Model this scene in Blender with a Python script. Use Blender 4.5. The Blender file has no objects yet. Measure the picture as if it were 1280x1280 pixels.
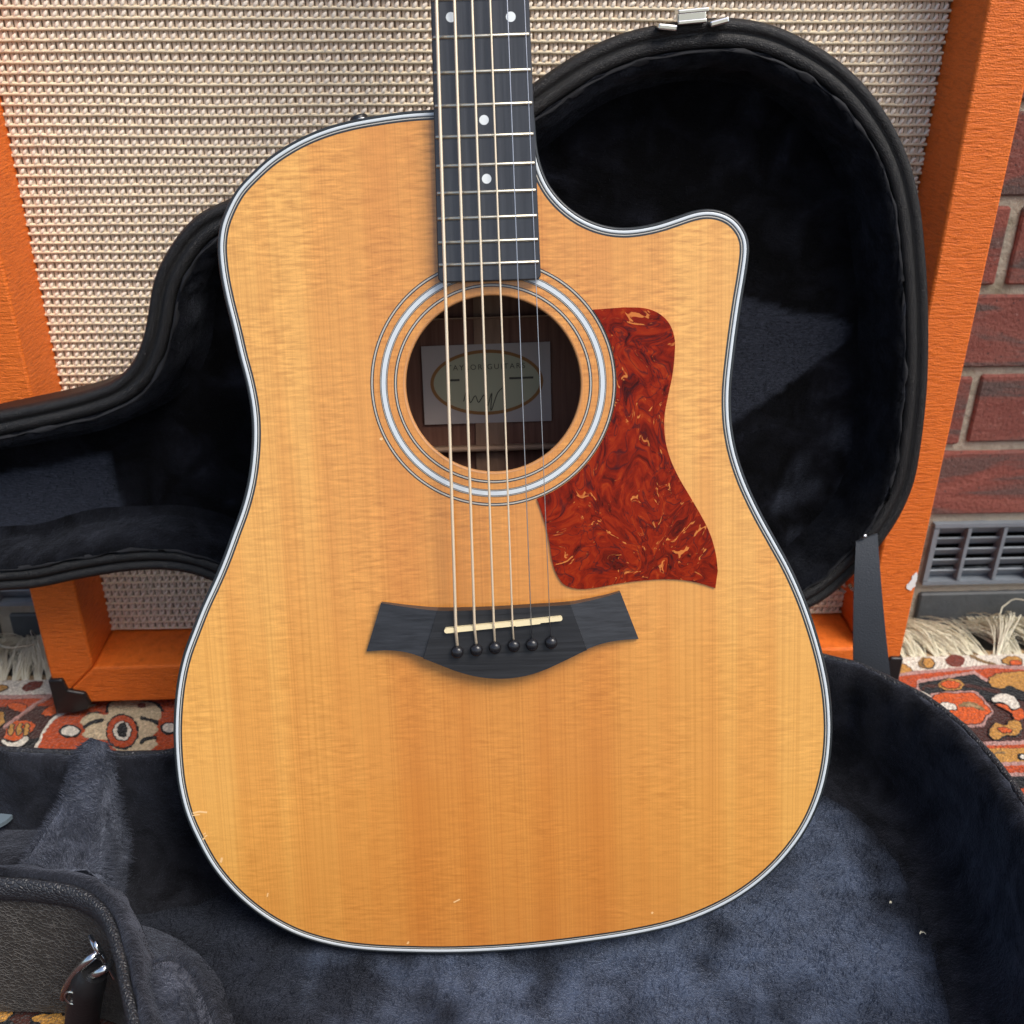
import bpy, bmesh, math, random
import numpy as np
from mathutils import Vector, Matrix, noise
from mathutils.geometry import tessellate_polygon
random.seed(7)
rng = np.random.default_rng(7)
R = math.radians
scene = bpy.context.scene
COL = scene.collection

# ------------------------------------------------------------------ camera
F = 1282.0                      # focal length in photo pixels (1280 wide)
PITCH, ROLL, H = R(27.5), R(.35), .575
CAMROT = (Matrix.Rotation(math.pi/2 - PITCH, 3, 'X') @ Matrix.Rotation(ROLL, 3, 'Z'))
CAM = Vector((0, 0, H))
cd = bpy.data.cameras.new('camera')
cam = bpy.data.objects.new('camera', cd)
COL.objects.link(cam)
cam.location = CAM
cam.rotation_euler = CAMROT.to_euler()
cd.sensor_width = 36
cd.lens = 36*F/1280
cd.clip_start, cd.clip_end = .02, 300
cd.dof.use_dof = True
cd.dof.focus_distance = .60
cd.dof.aperture_fstop = 12
scene.camera = cam

# ------------------------------------------------------------------ light
SUN = Vector((.43, -.38, .82)).normalized()          # towards the sun
w = bpy.data.worlds.new('World')
scene.world = w
w.use_nodes = True
nt = w.node_tree
nt.nodes.clear()
sky = nt.nodes.new('ShaderNodeTexSky')
sky.sky_type = 'NISHITA'
sky.sun_disc = False
sky.sun_elevation = math.asin(SUN.z)
sky.sun_rotation = math.atan2(SUN.x, SUN.y)
sky.air_density, sky.dust_density, sky.ozone_density = 1.0, 3.0, 1.0
bg = nt.nodes.new('ShaderNodeBackground')
bg.inputs['Strength'].default_value = .145
wo = nt.nodes.new('ShaderNodeOutputWorld')
nt.links.new(sky.outputs[0], bg.inputs[0])
nt.links.new(bg.outputs[0], wo.inputs[0])
sd = bpy.data.lights.new('sun', 'SUN')
sd.energy = 2.1
sd.angle = R(30)
sd.color = (1, .95, .87)
sun = bpy.data.objects.new('sun', sd)
COL.objects.link(sun)
sun.rotation_euler = SUN.to_track_quat('Z', 'Y').to_euler()
scene.view_settings.view_transform = 'Standard'
scene.view_settings.look = 'None'
scene.view_settings.exposure = .40
scene.view_settings.gamma = 1

# ------------------------------------------------------------------ helpers
def ray(px, py):
    return CAMROT @ Vector(((px-640)/F, -(py-640)/F, -1))
def hit(px, py, P, N):
    d = ray(px, py)
    return CAM + d*((Vector(P)-CAM).dot(N)/d.dot(N))
def hz(px, py, z):
    return hit(px, py, (0, 0, z), Vector((0, 0, 1)))

def lin(c):
    return tuple(((v/255)/12.92 if v/255 <= .04045 else ((v/255+.055)/1.055)**2.4) for v in c)

class Plane:
    """a flat frame: u right, v up, n towards the viewer"""
    def __init__(s, O, U, V):
        s.O, s.U = Vector(O), Vector(U).normalized()
        V = Vector(V); s.V = (V - s.U*V.dot(s.U)).normalized()
        s.N = s.U.cross(s.V)
    def uv(s, px, py, n=0):
        p = hit(px, py, s.O + s.N*n, s.N) - s.O
        return (p.dot(s.U), p.dot(s.V))
    def at(s, u, v, n=0):
        return s.O + s.U*u + s.V*v + s.N*n
    def mat(s):
        m = Matrix((s.U, s.V, s.N)).transposed().to_4x4()
        m.translation = s.O
        return m

def thing(name, label, cat, M=None, group=None):
    o = bpy.data.objects.new(name, None)
    COL.objects.link(o)
    o.empty_display_size = .05
    if M is not None:
        o.matrix_world = M
    o['label'] = label; o['category'] = cat
    if group: o['group'] = group
    return o

def mk(name, verts, faces, mat, parent=None, smooth=True, kind=None, label=None, mids=None, auto=None):
    me = bpy.data.meshes.new(name)
    me.from_pydata([tuple(v) for v in verts], [], [tuple(f) for f in faces])
    mats = mat if isinstance(mat, (list, tuple)) else [mat]
    for m in mats: me.materials.append(m)
    if mids is not None:
        me.polygons.foreach_set('material_index', mids)
    me.validate()
    if auto is not None:
        me.polygons.foreach_set('use_smooth', [True]*len(me.polygons))
        me.set_sharp_from_angle(angle=R(auto))
    elif smooth:
        me.polygons.foreach_set('use_smooth', [True]*len(me.polygons))
    me.update()
    o = bpy.data.objects.new(name, me)
    COL.objects.link(o)
    if parent: o.parent = parent
    if kind: o['kind'] = kind
    if label: o['label'] = label
    return o

def spline(pts, n=12, closed=True):
    P = [Vector((p[0], p[1], p[2] if len(p) > 2 else 0)) for p in pts]
    out = []
    N = len(P)
    rngN = N if closed else N-1
    for i in range(rngN):
        if closed:
            a, b, c, d = P[i-1], P[i], P[(i+1) % N], P[(i+2) % N]
        else:
            a, b, c, d = P[max(i-1, 0)], P[i], P[i+1], P[min(i+2, N-1)]
        ta = max((b-a).length, 1e-9)**.5; tb = max((c-b).length, 1e-9)**.5; tc = max((d-c).length, 1e-9)**.5
        m1 = ((b-a)/ta - (c-a)/(ta+tb) + (c-b)/tb)*tb if (b-a).length > 1e-8 else (c-b)
        m2 = ((c-b)/tb - (d-b)/(tb+tc) + (d-c)/tc)*tb if (d-c).length > 1e-8 else (c-b)
        for k in range(n):
            t = k/n
            out.append(b*(2*t**3-3*t*t+1) + m1*(t**3-2*t*t+t) + c*(-2*t**3+3*t*t) + m2*(t**3-t*t))
    if not closed: out.append(P[-1])
    return out

def resample(P, step, closed=True):
    P = [Vector(p) for p in P]
    Q = P+[P[0]] if closed else P
    L = [0]
    for i in range(len(Q)-1): L.append(L[-1]+(Q[i+1]-Q[i]).length)
    n = max(4, int(L[-1]/step))
    out = []; j = 0
    for k in range(n if closed else n+1):
        s = L[-1]*k/n
        while j < len(L)-2 and L[j+1] < s: j += 1
        t = (s-L[j])/max(L[j+1]-L[j], 1e-12)
        out.append(Q[j].lerp(Q[j+1], t))
    return out

def area2(P):
    return sum(P[i-1][0]*P[i][1]-P[i][0]*P[i-1][1] for i in range(len(P)))/2

def inward(P):
    """2D unit normals pointing into a closed loop"""
    s = 1 if area2(P) > 0 else -1
    out = []
    N = len(P)
    for i in range(N):
        t = P[(i+1) % N]-P[i-1]
        l = math.hypot(t[0], t[1]) or 1
        out.append(Vector((-t[1]/l*s, t[0]/l*s, 0)))
    return out
def offset(P, d):
    nn = inward(P)
    return [p+n*d for p, n in zip(P, nn)]

def poly_fill(loops):
    tris = tessellate_polygon([[Vector((p[0], p[1], 0)) for p in l] for l in loops])
    return tris

def prism(name, loops, n0, n1, mat, parent, auto=30, bevel=0, M=None, **kw):
    """solid plate between heights n0 < n1; loops[1:] are holes"""
    V = []; Fc = []
    flat = []
    for l in loops: flat += list(l)
    tris = poly_fill(loops)
    N = len(flat)
    V = [(p[0], p[1], n1) for p in flat] + [(p[0], p[1], n0) for p in flat]
    for a, b, c in tris:
        A, B, Cc = flat[a], flat[b], flat[c]
        cr = (B[0]-A[0])*(Cc[1]-A[1])-(B[1]-A[1])*(Cc[0]-A[0])
        t = (a, b, c) if cr > 0 else (a, c, b)
        Fc.append(t); Fc.append((t[0]+N, t[2]+N, t[1]+N))
    st = 0
    for li, l in enumerate(loops):
        n = len(l); ccw = area2(l) > 0
        if li > 0: ccw = not ccw
        for i in range(n):
            a, b = st+i, st+(i+1) % n
            Fc.append((a, a+N, b+N, b) if ccw else (a, b, b+N, a+N))
        st += n
    if M is not None:
        V = [M(v) for v in V]
    o = mk(name, V, Fc, mat, parent, auto=auto, **kw)
    if bevel:
        md = o.modifiers.new('bevel', 'BEVEL'); md.width = bevel; md.segments = 2
        md.limit_method = 'ANGLE'; md.angle_limit = R(50)
    return o

def strip(loop, prof, jit=None, closed=True):
    """sweep a profile [(inset, height)] round a loop -> verts, faces"""
    nn = inward(loop)
    V = []; Fc = []
    K = len(prof); N = len(loop)
    for i in range(N):
        for k, (o, h) in enumerate(prof):
            dj, hj = jit(i, k) if jit else (0, 0)
            p = loop[i]+nn[i]*(o+dj)
            V.append((p[0], p[1], h+hj))
    ccw = area2(loop) > 0
    for i in range(N if closed else N-1):
        for k in range(K-1):
            a, b = i*K+k, ((i+1) % N)*K+k
            Fc.append((a, b, b+1, a+1) if ccw else (a, a+1, b+1, b))
    return V, Fc

def tube_data(path, rad, sides=8, cap=True):
    P = [Vector(p) for p in path]
    n = len(P)
    rs = rad if isinstance(rad, (list, tuple)) else [rad]*n
    V = []; Fc = []
    T0 = (P[1]-P[0]).normalized()
    up = Vector((0, 0, 1)) if abs(T0.z) < .9 else Vector((1, 0, 0))
    X = T0.cross(up).normalized()
    for i in range(n):
        T = (P[min(i+1, n-1)]-P[max(i-1, 0)]).normalized()
        X = (X - T*X.dot(T)).normalized()
        Y = T.cross(X)
        for s in range(sides):
            a = 2*math.pi*s/sides
            V.append(P[i]+(X*math.cos(a)+Y*math.sin(a))*rs[i])
    for i in range(n-1):
        for s in range(sides):
            a, b = i*sides+s, i*sides+(s+1) % sides
            Fc.append((a, b, b+sides, a+sides))
    if cap:
        Fc.append(tuple(range(sides-1, -1, -1)))
        Fc.append(tuple((n-1)*sides+s for s in range(sides)))
    return V, Fc
def tube(name, path, rad, mat, parent, sides=8, **kw):
    V, Fc = tube_data(path, rad, sides)
    return mk(name, V, Fc, mat, parent, auto=50, **kw)

def box_data(c, s, M=None):
    x, y, z = s[0]/2, s[1]/2, s[2]/2
    V = [Vector((c[0]+i*x, c[1]+j*y, c[2]+k*z)) for i in (-1, 1) for j in (-1, 1) for k in (-1, 1)]
    if M is not None: V = [M @ v for v in V]
    Fc = [(0, 1, 3, 2), (4, 6, 7, 5), (0, 4, 5, 1), (2, 3, 7, 6), (0, 2, 6, 4), (1, 5, 7, 3)]
    return V, Fc
def merge(parts):
    V = []; Fc = []
    for v, f in parts:
        o = len(V); V += list(v); Fc += [tuple(i+o for i in q) for q in f]
    return V, Fc
def bev(o, wd, seg=2, ang=40):
    md = o.modifiers.new('bevel', 'BEVEL'); md.width = wd; md.segments = seg
    md.limit_method = 'ANGLE'; md.angle_limit = R(ang)
    return o

def circle(c, r, n=96, ry=None):
    ry = ry or r
    return [Vector((c[0]+r*math.cos(2*math.pi*i/n), c[1]+ry*math.sin(2*math.pi*i/n), 0)) for i in range(n)]

# ------------------------------------------------------------------ materials
class NT:
    def __init__(s, name):
        s.m = bpy.data.materials.new(name); s.m.use_nodes = True
        s.t = s.m.node_tree; s.b = s.t.nodes['Principled BSDF']
        s.out = s.t.nodes['Material Output']
    def n(s, typ, **kw):
        nd = s.t.nodes.new('ShaderNode'+typ)
        for k, v in kw.items():
            if k in nd.bl_rna.properties: setattr(nd, k, v)
            else: nd.inputs[k].default_value = v
        return nd
    def l(s, a, b): s.t.links.new(a, b)
    def set(s, **kw):
        for k, v in kw.items():
            s.b.inputs[k.replace('_', ' ')].default_value = v
        return s
    def coord(s, scale=(1, 1, 1), out='Object'):
        tc = s.n('TexCoord'); mp = s.n('Mapping'); mp.inputs['Scale'].default_value = scale
        s.l(tc.outputs[out], mp.inputs['Vector']); return mp.outputs[0]
    def noise(s, scale=1, vec=None, detail=4, rough=.5, dist=0, map=(1, 1, 1)):
        nd = s.n('TexNoise', Scale=scale, Detail=detail, Roughness=rough, Distortion=dist)
        s.l(vec or s.coord(map), nd.inputs['Vector']); return nd.outputs['Fac']
    def ramp(s, fac, stops, interp='LINEAR'):
        r = s.n('ValToRGB'); cr = r.color_ramp; cr.interpolation = interp
        while len(cr.elements) < len(stops): cr.elements.new(.5)
        for e, (p, c) in zip(cr.elements, stops):
            e.position = p; e.color = (c if hasattr(c, '__len__') else (c, c, c))[:3]+(1,) if hasattr(c, '__len__') else (c, c, c, 1)
        s.l(fac, r.inputs[0]); return r.outputs[0]
    def mix(s, a, b, fac, mode='MIX'):
        nd = s.n('Mix', data_type='RGBA', blend_type=mode)
        for sock, v in ((nd.inputs[6], a), (nd.inputs[7], b), (nd.inputs[0], fac)):
            if isinstance(v, (int, float)): sock.default_value = v if sock == nd.inputs[0] else (v, v, v, 1)
            elif isinstance(v, tuple): sock.default_value = v[:3]+(1,)
            else: s.l(v, sock)
        return nd.outputs[2]
    def math(s, op, a, b=None):
        nd = s.n('Math', operation=op)
        for i, v in enumerate((a, b)):
            if v is None: continue
            if isinstance(v, (int, float)): nd.inputs[i].default_value = v
            else: s.l(v, nd.inputs[i])
        return nd.outputs[0]
    def bump(s, h, dist=.001, strength=1, prev=None):
        nd = s.n('Bump', Strength=strength, Distance=dist)
        s.l(h, nd.inputs['Height'])
        if prev: s.l(prev, nd.inputs['Normal'])
        s.l(nd.outputs[0], s.b.inputs['Normal']); return nd.outputs[0]
    def col(s, c):
        if isinstance(c, tuple): s.b.inputs['Base Color'].default_value = c[:3]+(1,)
        else: s.l(c, s.b.inputs['Base Color'])
        return s

def simple(name, c, rough=.5, spec=.5, metal=0, bump=None, vary=0, vscale=40, coat=0):
    t = NT(name).set(Roughness=rough, Metallic=metal)
    t.set(**{'Specular_IOR_Level': spec, 'Coat_Weight': coat})
    if vary:
        f = t.noise(vscale, detail=5)
        t.col(t.mix(tuple(v*(1-vary) for v in c), tuple(v*(1+vary) for v in c), f))
    else: t.col(c)
    if bump:
        sc, d = bump[:2]
        t.bump(t.noise(sc, detail=5, rough=.6), d)
    return t.m

def spruce_mat():
    t = NT('spruce_top').set(Roughness=.34, Specular_IOR_Level=.45, Coat_Weight=.5, Coat_Roughness=.07)
    # broad vertical bands in the board, bookmatched about the centre
    tc = t.n('TexCoord'); sp = t.n('SeparateXYZ'); t.l(tc.outputs['Object'], sp.inputs[0])
    au = t.math('ABSOLUTE', sp.outputs[0])
    v = sp.outputs[1]
    def bands(sx, sy, seed, **kw):
        cb = t.n('CombineXYZ'); t.l(t.math('MULTIPLY', au, sx), cb.inputs[0]); t.l(t.math('MULTIPLY', v, sy), cb.inputs[1])
        cb.inputs[2].default_value = seed
        return t.noise(1, cb.outputs[0], **kw)
    broad = bands(34, 1.0, 3.3, detail=3, rough=.55)
    edge = t.n('MapRange'); edge.inputs[1].default_value = .03; edge.inputs[2].default_value = .19
    t.l(au, edge.inputs[0])
    low = t.n('MapRange'); low.inputs[1].default_value = .05; low.inputs[2].default_value = .36
    t.l(v, low.inputs[0])
    mixv = t.math('ADD', t.math('ADD', t.math('MULTIPLY', broad, .68), .29), t.math('MULTIPLY', edge.outputs[0], .34))
    mixv = t.math('ADD', mixv, t.math('MULTIPLY', low.outputs[0], .14))
    base = t.ramp(mixv, [(.42, (.485, .148, .022)), (.66, (.59, .230, .044)), (.92, (.67, .308, .066)), (1.0, (.71, .358, .084))])
    # annual rings: fine vertical lines
    ring = bands(1050, 2.0, 8.1, detail=1, rough=.45)
    ringc = t.ramp(ring, [(.28, (.86, .79, .71)), (.52, (1, 1, 1)), (.62, (1.0, 1.0, 1.0)), (.75, (1.08, 1.07, 1.05))])
    c = t.mix(base, ringc, .72, 'MULTIPLY')
    # medullary silk: short horizontal flecks
    cb = t.n('CombineXYZ'); t.l(t.math('MULTIPLY', sp.outputs[0], 80), cb.inputs[0]); t.l(t.math('MULTIPLY', v, 540), cb.inputs[1])
    silk = t.noise(1, cb.outputs[0], detail=3, rough=.55, dist=.35)
    silkc = t.ramp(silk, [(.28, (.72, .64, .55)), (.5, (1, 1, 1)), (.71, (1.26, 1.30, 1.37))])
    where = t.noise(14, detail=2, map=(1.6, 1, 1))
    wr = t.ramp(where, [(.36, .25), (.62, 1)])
    upper = t.n('MapRange'); upper.inputs[1].default_value = .1; upper.inputs[2].default_value = .4
    upper.inputs[3].default_value = .5; upper.inputs[4].default_value = 1
    t.l(v, upper.inputs[0])
    c = t.mix(c, silkc, t.math('MULTIPLY', wr, upper.outputs[0]), 'MULTIPLY')
    fine = t.noise(2600, detail=2, map=(1, .35, 1))
    c = t.mix(c, t.ramp(fine, [(.3, (.93, .91, .88)), (.7, (1.05, 1.05, 1.05))]), .7, 'MULTIPLY')
    t.col(c)
    t.bump(t.math('ADD', t.math('MULTIPLY', ring, .5), silk), .00006)
    return t.m

def tortoise_mat():
    t = NT('tortoiseshell').set(Roughness=.24, Specular_IOR_Level=.13)
    warp = t.n('TexNoise', Scale=15, Detail=2, Roughness=.5, Distortion=1.6); t.l(t.coord(), warp.inputs['Vector'])
    vec = t.n('VectorMath', operation='MULTIPLY_ADD'); t.l(warp.outputs['Color'], vec.inputs[0])
    vec.inputs[1].default_value = (.095, .095, .095); t.l(t.coord(), vec.inputs[2])
    a = t.noise(62, vec.outputs[0], detail=6, rough=.62, dist=1.2)
    base = t.ramp(a, [(.30, (.022, .002, .001)), (.40, (.12, .006, .001)), (.52, (.225, .012, .0012)), (.63, (.29, .024, .0025)), (.75, (.40, .075, .009))])
    # thin light and dark streaks following the swirl
    b = t.noise(36, vec.outputs[0], detail=2, rough=.4, dist=1.4)
    lines = t.math('ABSOLUTE', t.math('SUBTRACT', b, .5))
    dark = t.ramp(lines, [(0, 1), (.022, 0)])
    c = t.mix(base, (.03, .006, .008), t.math('MULTIPLY', dark, .75))
    e = t.noise(105, vec.outputs[0], detail=3, rough=.5, dist=1.0)
    hl = t.ramp(e, [(.645, 0), (.685, 1)])
    c = t.mix(c, (.66, .22, .05), t.math('MULTIPLY', hl, .75))
    t.col(c)
    return t.m

def plush_mat(name, lo, hi, sheen=.5, scale=26, bumpd=.004):
    t = NT(name).set(Roughness=.95, Specular_IOR_Level=.1)
    t.set(Sheen_Weight=sheen, Sheen_Roughness=.45)
    t.b.inputs['Sheen Tint'].default_value = (.66, .74, .95, 1)
    big = t.noise(scale, detail=5, rough=.6, dist=.6)
    fib = t.noise(640, detail=4, rough=.75)
    m = t.math('ADD', t.math('MULTIPLY', big, .62), t.math('MULTIPLY', fib, .38))
    c = t.ramp(m, [(.38, lo), (.66, hi)])
    t.col(c)
    sh = t.ramp(big, [(.38, sheen*.55), (.64, sheen)])
    t.l(sh, t.b.inputs['Sheen Weight'])
    n1 = t.bump(t.noise(60, detail=4, rough=.6), bumpd, .7)
    t.bump(fib, .0012, 1, n1)
    return t.m

def leather_mat(name, c, rough=.45, scale=420, d=.0006):
    t = NT(name).set(Roughness=rough, Specular_IOR_Level=.5)
    vo = t.n('TexVoronoi', feature='DISTANCE_TO_EDGE', Scale=scale); t.l(t.coord(), vo.inputs['Vector'])
    e = t.ramp(vo.outputs['Distance'], [(0, 0), (.22, 1)])
    nz = t.noise(scale*.25, detail=4)
    t.col(t.mix(tuple(v*.6 for v in c), tuple(v*1.3 for v in c), nz))
    t.bump(t.math('ADD', e, t.math('MULTIPLY', nz, .8)), d)
    return t.m

def orange_mat():
    t = NT('orange_vinyl').set(Roughness=.52, Specular_IOR_Level=.35)
    # bark-like horizontal grain pressed into the covering
    g = t.noise(1, t.coord((95, 560, 95)), detail=5, rough=.6, dist=.5)
    fine = t.noise(1, t.coord((900, 900, 1400)), detail=2)
    wear = t.noise(9, detail=5, rough=.6)
    c = t.mix((.72, .138, .013), (.85, .195, .024), wear)
    c = t.mix(c, t.ramp(g, [(.3, (.74, .68, .62)), (.5, (1, 1, 1)), (.72, (1.08, 1.15, 1.3))]), .9, 'MULTIPLY')
    pb = t.noise(1, t.coord((500, 900, 500)), detail=3, rough=.6)
    c = t.mix(c, t.ramp(pb, [(.35, (.90, .87, .84)), (.6, (1.03, 1.03, 1.03))]), .8, 'MULTIPLY')
    scuff = t.ramp(t.noise(60, detail=6, rough=.7), [(.70, 0), (.76, 1)])
    c = t.mix(c, (.85, .42, .2), t.math('MULTIPLY', scuff, .35))
    t.col(c)
    t.bump(t.math('ADD', g, t.math('MULTIPLY', fine, .45)), .0014)
    return t.m

def wool_mat(name, c, var=.25):
    t = NT('wool_'+name).set(Roughness=.95, Specular_IOR_Level=.08, Sheen_Weight=.15)
    vo = t.n('TexVoronoi', Scale=480); t.l(t.coord(), vo.inputs['Vector'])
    nz = t.noise(330, detail=5, rough=.7)
    f = t.math('ADD', t.math('MULTIPLY', nz, .75), t.math('MULTIPLY', vo.outputs['Distance'], -.25))
    t.col(t.ramp(f, [(.18, tuple(v*(1-var*1.6) for v in c)), (.5, tuple(v*(1+var) for v in c))]))
    t.bump(t.math('SUBTRACT', t.math('MULTIPLY', nz, .35), vo.outputs['Distance']), .0016)
    return t.m

def brick_mat(name, c1, c2, c3):
    t = NT(name).set(Roughness=.85, Specular_IOR_Level=.25)
    oi = t.n('ObjectInfo')
    mp = t.n('VectorMath', operation='ADD'); t.l(t.coord((1, 1, 1)), mp.inputs[0]); 
    cb = t.n('CombineXYZ'); t.l(t.math('MULTIPLY', oi.outputs['Random'], 20), cb.inputs[0]); t.l(cb.outputs[0], mp.inputs[1])
    vec = mp.outputs[0]
    bandm = t.n('Mapping'); bandm.inputs['Scale'].default_value = (5, 30, 9); t.l(vec, bandm.inputs[0])
    a = t.noise(1, bandm.outputs[0], detail=5, rough=.6, dist=.5)
    f = t.noise(260, vec, detail=6, rough=.7)
    c = t.ramp(a, [(.40, c1), (.48, c2), (.56, c3)])
    c = t.mix(c, t.ramp(f, [(.3, (.72, .70, .68)), (.6, (1.12, 1.12, 1.12))]), .8, 'MULTIPLY')
    sp = t.ramp(t.noise(330, vec, detail=2), [(.64, 0), (.68, 1)])
    c = t.mix(c, (.03, .03, .035), t.math('MULTIPLY', sp, .7))
    pale = t.ramp(t.noise(75, vec, detail=6, rough=.75), [(.64, 0), (.72, 1)])
    c = t.mix(c, (.5, .42, .38), t.math('MULTIPLY', pale, .45))
    t.col(c)
    t.bump(t.math('ADD', f, t.math('MULTIPLY', a, .6)), .0030)
    return t.m

M = {}
M['spruce'] = spruce_mat()
M['spruce_edge'] = simple('spruce_edge', (.52, .24, .085), .5)
def wood(name, a, b, sc, rough=.45):
    t = NT(name).set(Roughness=rough, Specular_IOR_Level=.4)
    g = t.noise(1, t.coord(sc), detail=5, rough=.6, dist=.3)
    t.col(t.ramp(g, [(.3, a), (.7, b)])); t.bump(g, .0001)
    return t.m
M['sapele'] = wood('sapele', (.045, .015, .008), (.11, .042, .02), (260, 6, 260), .3)
M['inside'] = wood('bare_mahogany', (.13, .050, .028), (.23, .10, .06), (300, 7, 300), .7)
M['brace'] = wood('brace_wood', (.33, .20, .125), (.46, .29, .19), (7, 300, 300), .7)
M['strip'] = wood('centre_strip_wood', (.25, .14, .082), (.36, .21, .13), (300, 30, 300), .7)
M['ebony'] = wood('ebony', (.026, .029, .034), (.046, .051, .060), (420, 12, 420), .38)
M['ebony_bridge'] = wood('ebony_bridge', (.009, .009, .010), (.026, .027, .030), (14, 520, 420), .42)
M['grey_line'] = simple('grey_purfling', (.46, .43, .37), .4)
M['ebony_wing_lit'] = wood('ebony_wing_lit', (.020, .0215, .025), (.042, .045, .052), (14, 520, 420), .34)  # bridge ebony again, lighter: reflected sky painted into the wings
M['white'] = simple('white_binding', (.58, .625, .645), .28, .5, coat=.3)
M['black'] = simple('black_binding', (.022, .027, .030), .3, .5)
M['bone'] = simple('bone', (.78, .66, .40), .4, .5)
M['pin'] = simple('pin_plastic', (.012, .012, .014), .25, .5)
M['pearl'] = simple('pearl', (.72, .76, .76), .25, .6, vary=.15, vscale=160)
M['fret'] = simple('nickel', (.62, .58, .47), .34, .5, metal=1)
M['steel'] = simple('plain_steel', (.50, .51, .53), .3, .5, metal=1)
def bronze():
    t = NT('bronze_wound').set(Roughness=.38, Metallic=.55)
    wv = t.n('TexWave', wave_type='BANDS', bands_direction='Y', Scale=900.0); t.l(t.coord(), wv.inputs[0])
    t.col(t.mix((.82, .66, .46), (.92, .77, .56), wv.outputs['Fac']))
    return t.m
M['bronze'] = bronze()
M['tort'] = tortoise_mat()
M['plush'] = plush_mat('navy_plush', (.0026, .0027, .0034), (.0185, .0195, .0255), .24, 34)
M['plush_edge'] = plush_mat('navy_plush_edge', (.0014, .0015, .002), (.0085, .0095, .0135), .12, 40)  # same plush, lighter than the lid back: light on the upturned lip painted in
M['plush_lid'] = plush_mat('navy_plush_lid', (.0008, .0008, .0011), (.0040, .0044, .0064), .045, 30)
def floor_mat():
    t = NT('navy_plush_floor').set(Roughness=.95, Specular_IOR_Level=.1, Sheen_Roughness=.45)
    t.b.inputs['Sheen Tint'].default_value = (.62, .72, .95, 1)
    A = t.n('Attribute', attribute_name='nap').outputs['Fac']  # pile direction plus the shade painted into the floor
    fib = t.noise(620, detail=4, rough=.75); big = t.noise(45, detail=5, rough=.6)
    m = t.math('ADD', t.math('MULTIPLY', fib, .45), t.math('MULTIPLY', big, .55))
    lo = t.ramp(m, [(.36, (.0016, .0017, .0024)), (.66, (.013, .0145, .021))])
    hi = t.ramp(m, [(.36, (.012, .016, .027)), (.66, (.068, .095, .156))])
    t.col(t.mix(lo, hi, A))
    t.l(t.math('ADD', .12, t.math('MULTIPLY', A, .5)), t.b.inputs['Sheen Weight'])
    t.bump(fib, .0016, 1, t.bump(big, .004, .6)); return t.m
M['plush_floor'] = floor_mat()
M['plush_pad'] = plush_mat('navy_plush_pad', (.020, .0225, .031), (.060, .068, .093), .6, 60)
M['plush_pad2'] = plush_mat('navy_plush_waist', (.010, .011, .015), (.040, .045, .062), .4, 60)
M['plush_press'] = plush_mat('navy_plush_pressed', (.010, .012, .018), (.034, .042, .062), .45, 40)
M['leather'] = leather_mat('black_leather', (.026, .028, .033), .44, 420, .0005)
M['leather_lid'] = leather_mat('black_lid_binding', (.0042, .0042, .0046), .5, 800, .0002)
def tolex_mat():
    t = NT('worn_black_tolex').set(Roughness=.48, Specular_IOR_Level=.45)
    wv = t.n('TexNoise', Scale=160, Detail=2); t.l(t.coord(), wv.inputs['Vector'])
    vec = t.n('VectorMath', operation='MULTIPLY_ADD'); t.l(wv.outputs['Color'], vec.inputs[0]); vec.inputs[1].default_value = (.004, .004, .004); t.l(t.coord(), vec.inputs[2])
    vo = t.n('TexVoronoi', feature='DISTANCE_TO_EDGE', Scale=330); t.l(vec.outputs[0], vo.inputs['Vector'])
    e = t.ramp(vo.outputs['Distance'], [(0, 1), (.10, .25), (.2, 0)])
    big = t.noise(40, detail=4)
    c = t.mix((.032, .030, .027), (.062, .057, .050), big)
    c = t.mix(c, (.15, .14, .125), t.math('MULTIPLY', e, t.ramp(t.noise(90, detail=3), [(.35, .15), (.6, .9)])))
    t.col(c); t.bump(e, .0005); return t.m
M['tolex'] = tolex_mat()
M['chrome'] = simple('chrome', (.74, .75, .75), .16, .5, metal=1)
M['brass'] = simple('worn_copper', (.62, .36, .20), .3, .5, metal=1)
M['rubber'] = simple('black_plastic', (.012, .012, .013), .35, .5, bump=(500, .0002))
M['strap'] = simple('nylon_strap', (.045, .051, .060), .5, .4, bump=(900, .0004), vary=.15)
M['orange'] = orange_mat()
M['cord'] = simple('cream_cord', (.84, .71, .50), .85, .2, vary=.28, vscale=70, bump=(900, .0006))
M['stitch'] = simple('ivory_thread', (.90, .79, .65), .85, .2, vary=.20, vscale=55)
M['warp'] = simple('fawn_thread', (.80, .645, .50), .9, .2, vary=.2, vscale=300)
M['clothback'] = simple('cloth_backing', (.24, .175, .12), .95, .1)
BRK = [brick_mat('brick_red', (.20, .068, .054), (.23, .086, .068), (.115, .080, .072)),
       brick_mat('brick_brown', (.21, .072, .058), (.12, .080, .072), (.225, .078, .062)),
       brick_mat('brick_rose', (.28, .098, .075), (.23, .075, .058), (.14, .080, .070))]
def mortar_mat():
    t = NT('mortar').set(Roughness=.95, Specular_IOR_Level=.15)
    f = t.noise(180, detail=6, rough=.7); g = t.noise(22, detail=5)
    c = t.mix((.30, .255, .19), (.46, .41, .33), f)
    moss = t.ramp(g, [(.60, 0), (.75, 1)])
    t.col(t.mix(c, (.13, .12, .06), t.math('MULTIPLY', moss, .6)))
    t.bump(f, .003); return t.m
M['mortar'] = mortar_mat()
M['plinth'] = simple('blue_brick', (.060, .066, .070), .55, .4, vary=.3, vscale=60, bump=(300, .0008))
M['vent'] = simple('grey_vent_plastic', (.165, .190, .215), .42, .4, vary=.25, vscale=50, bump=(400, .0003))
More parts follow.
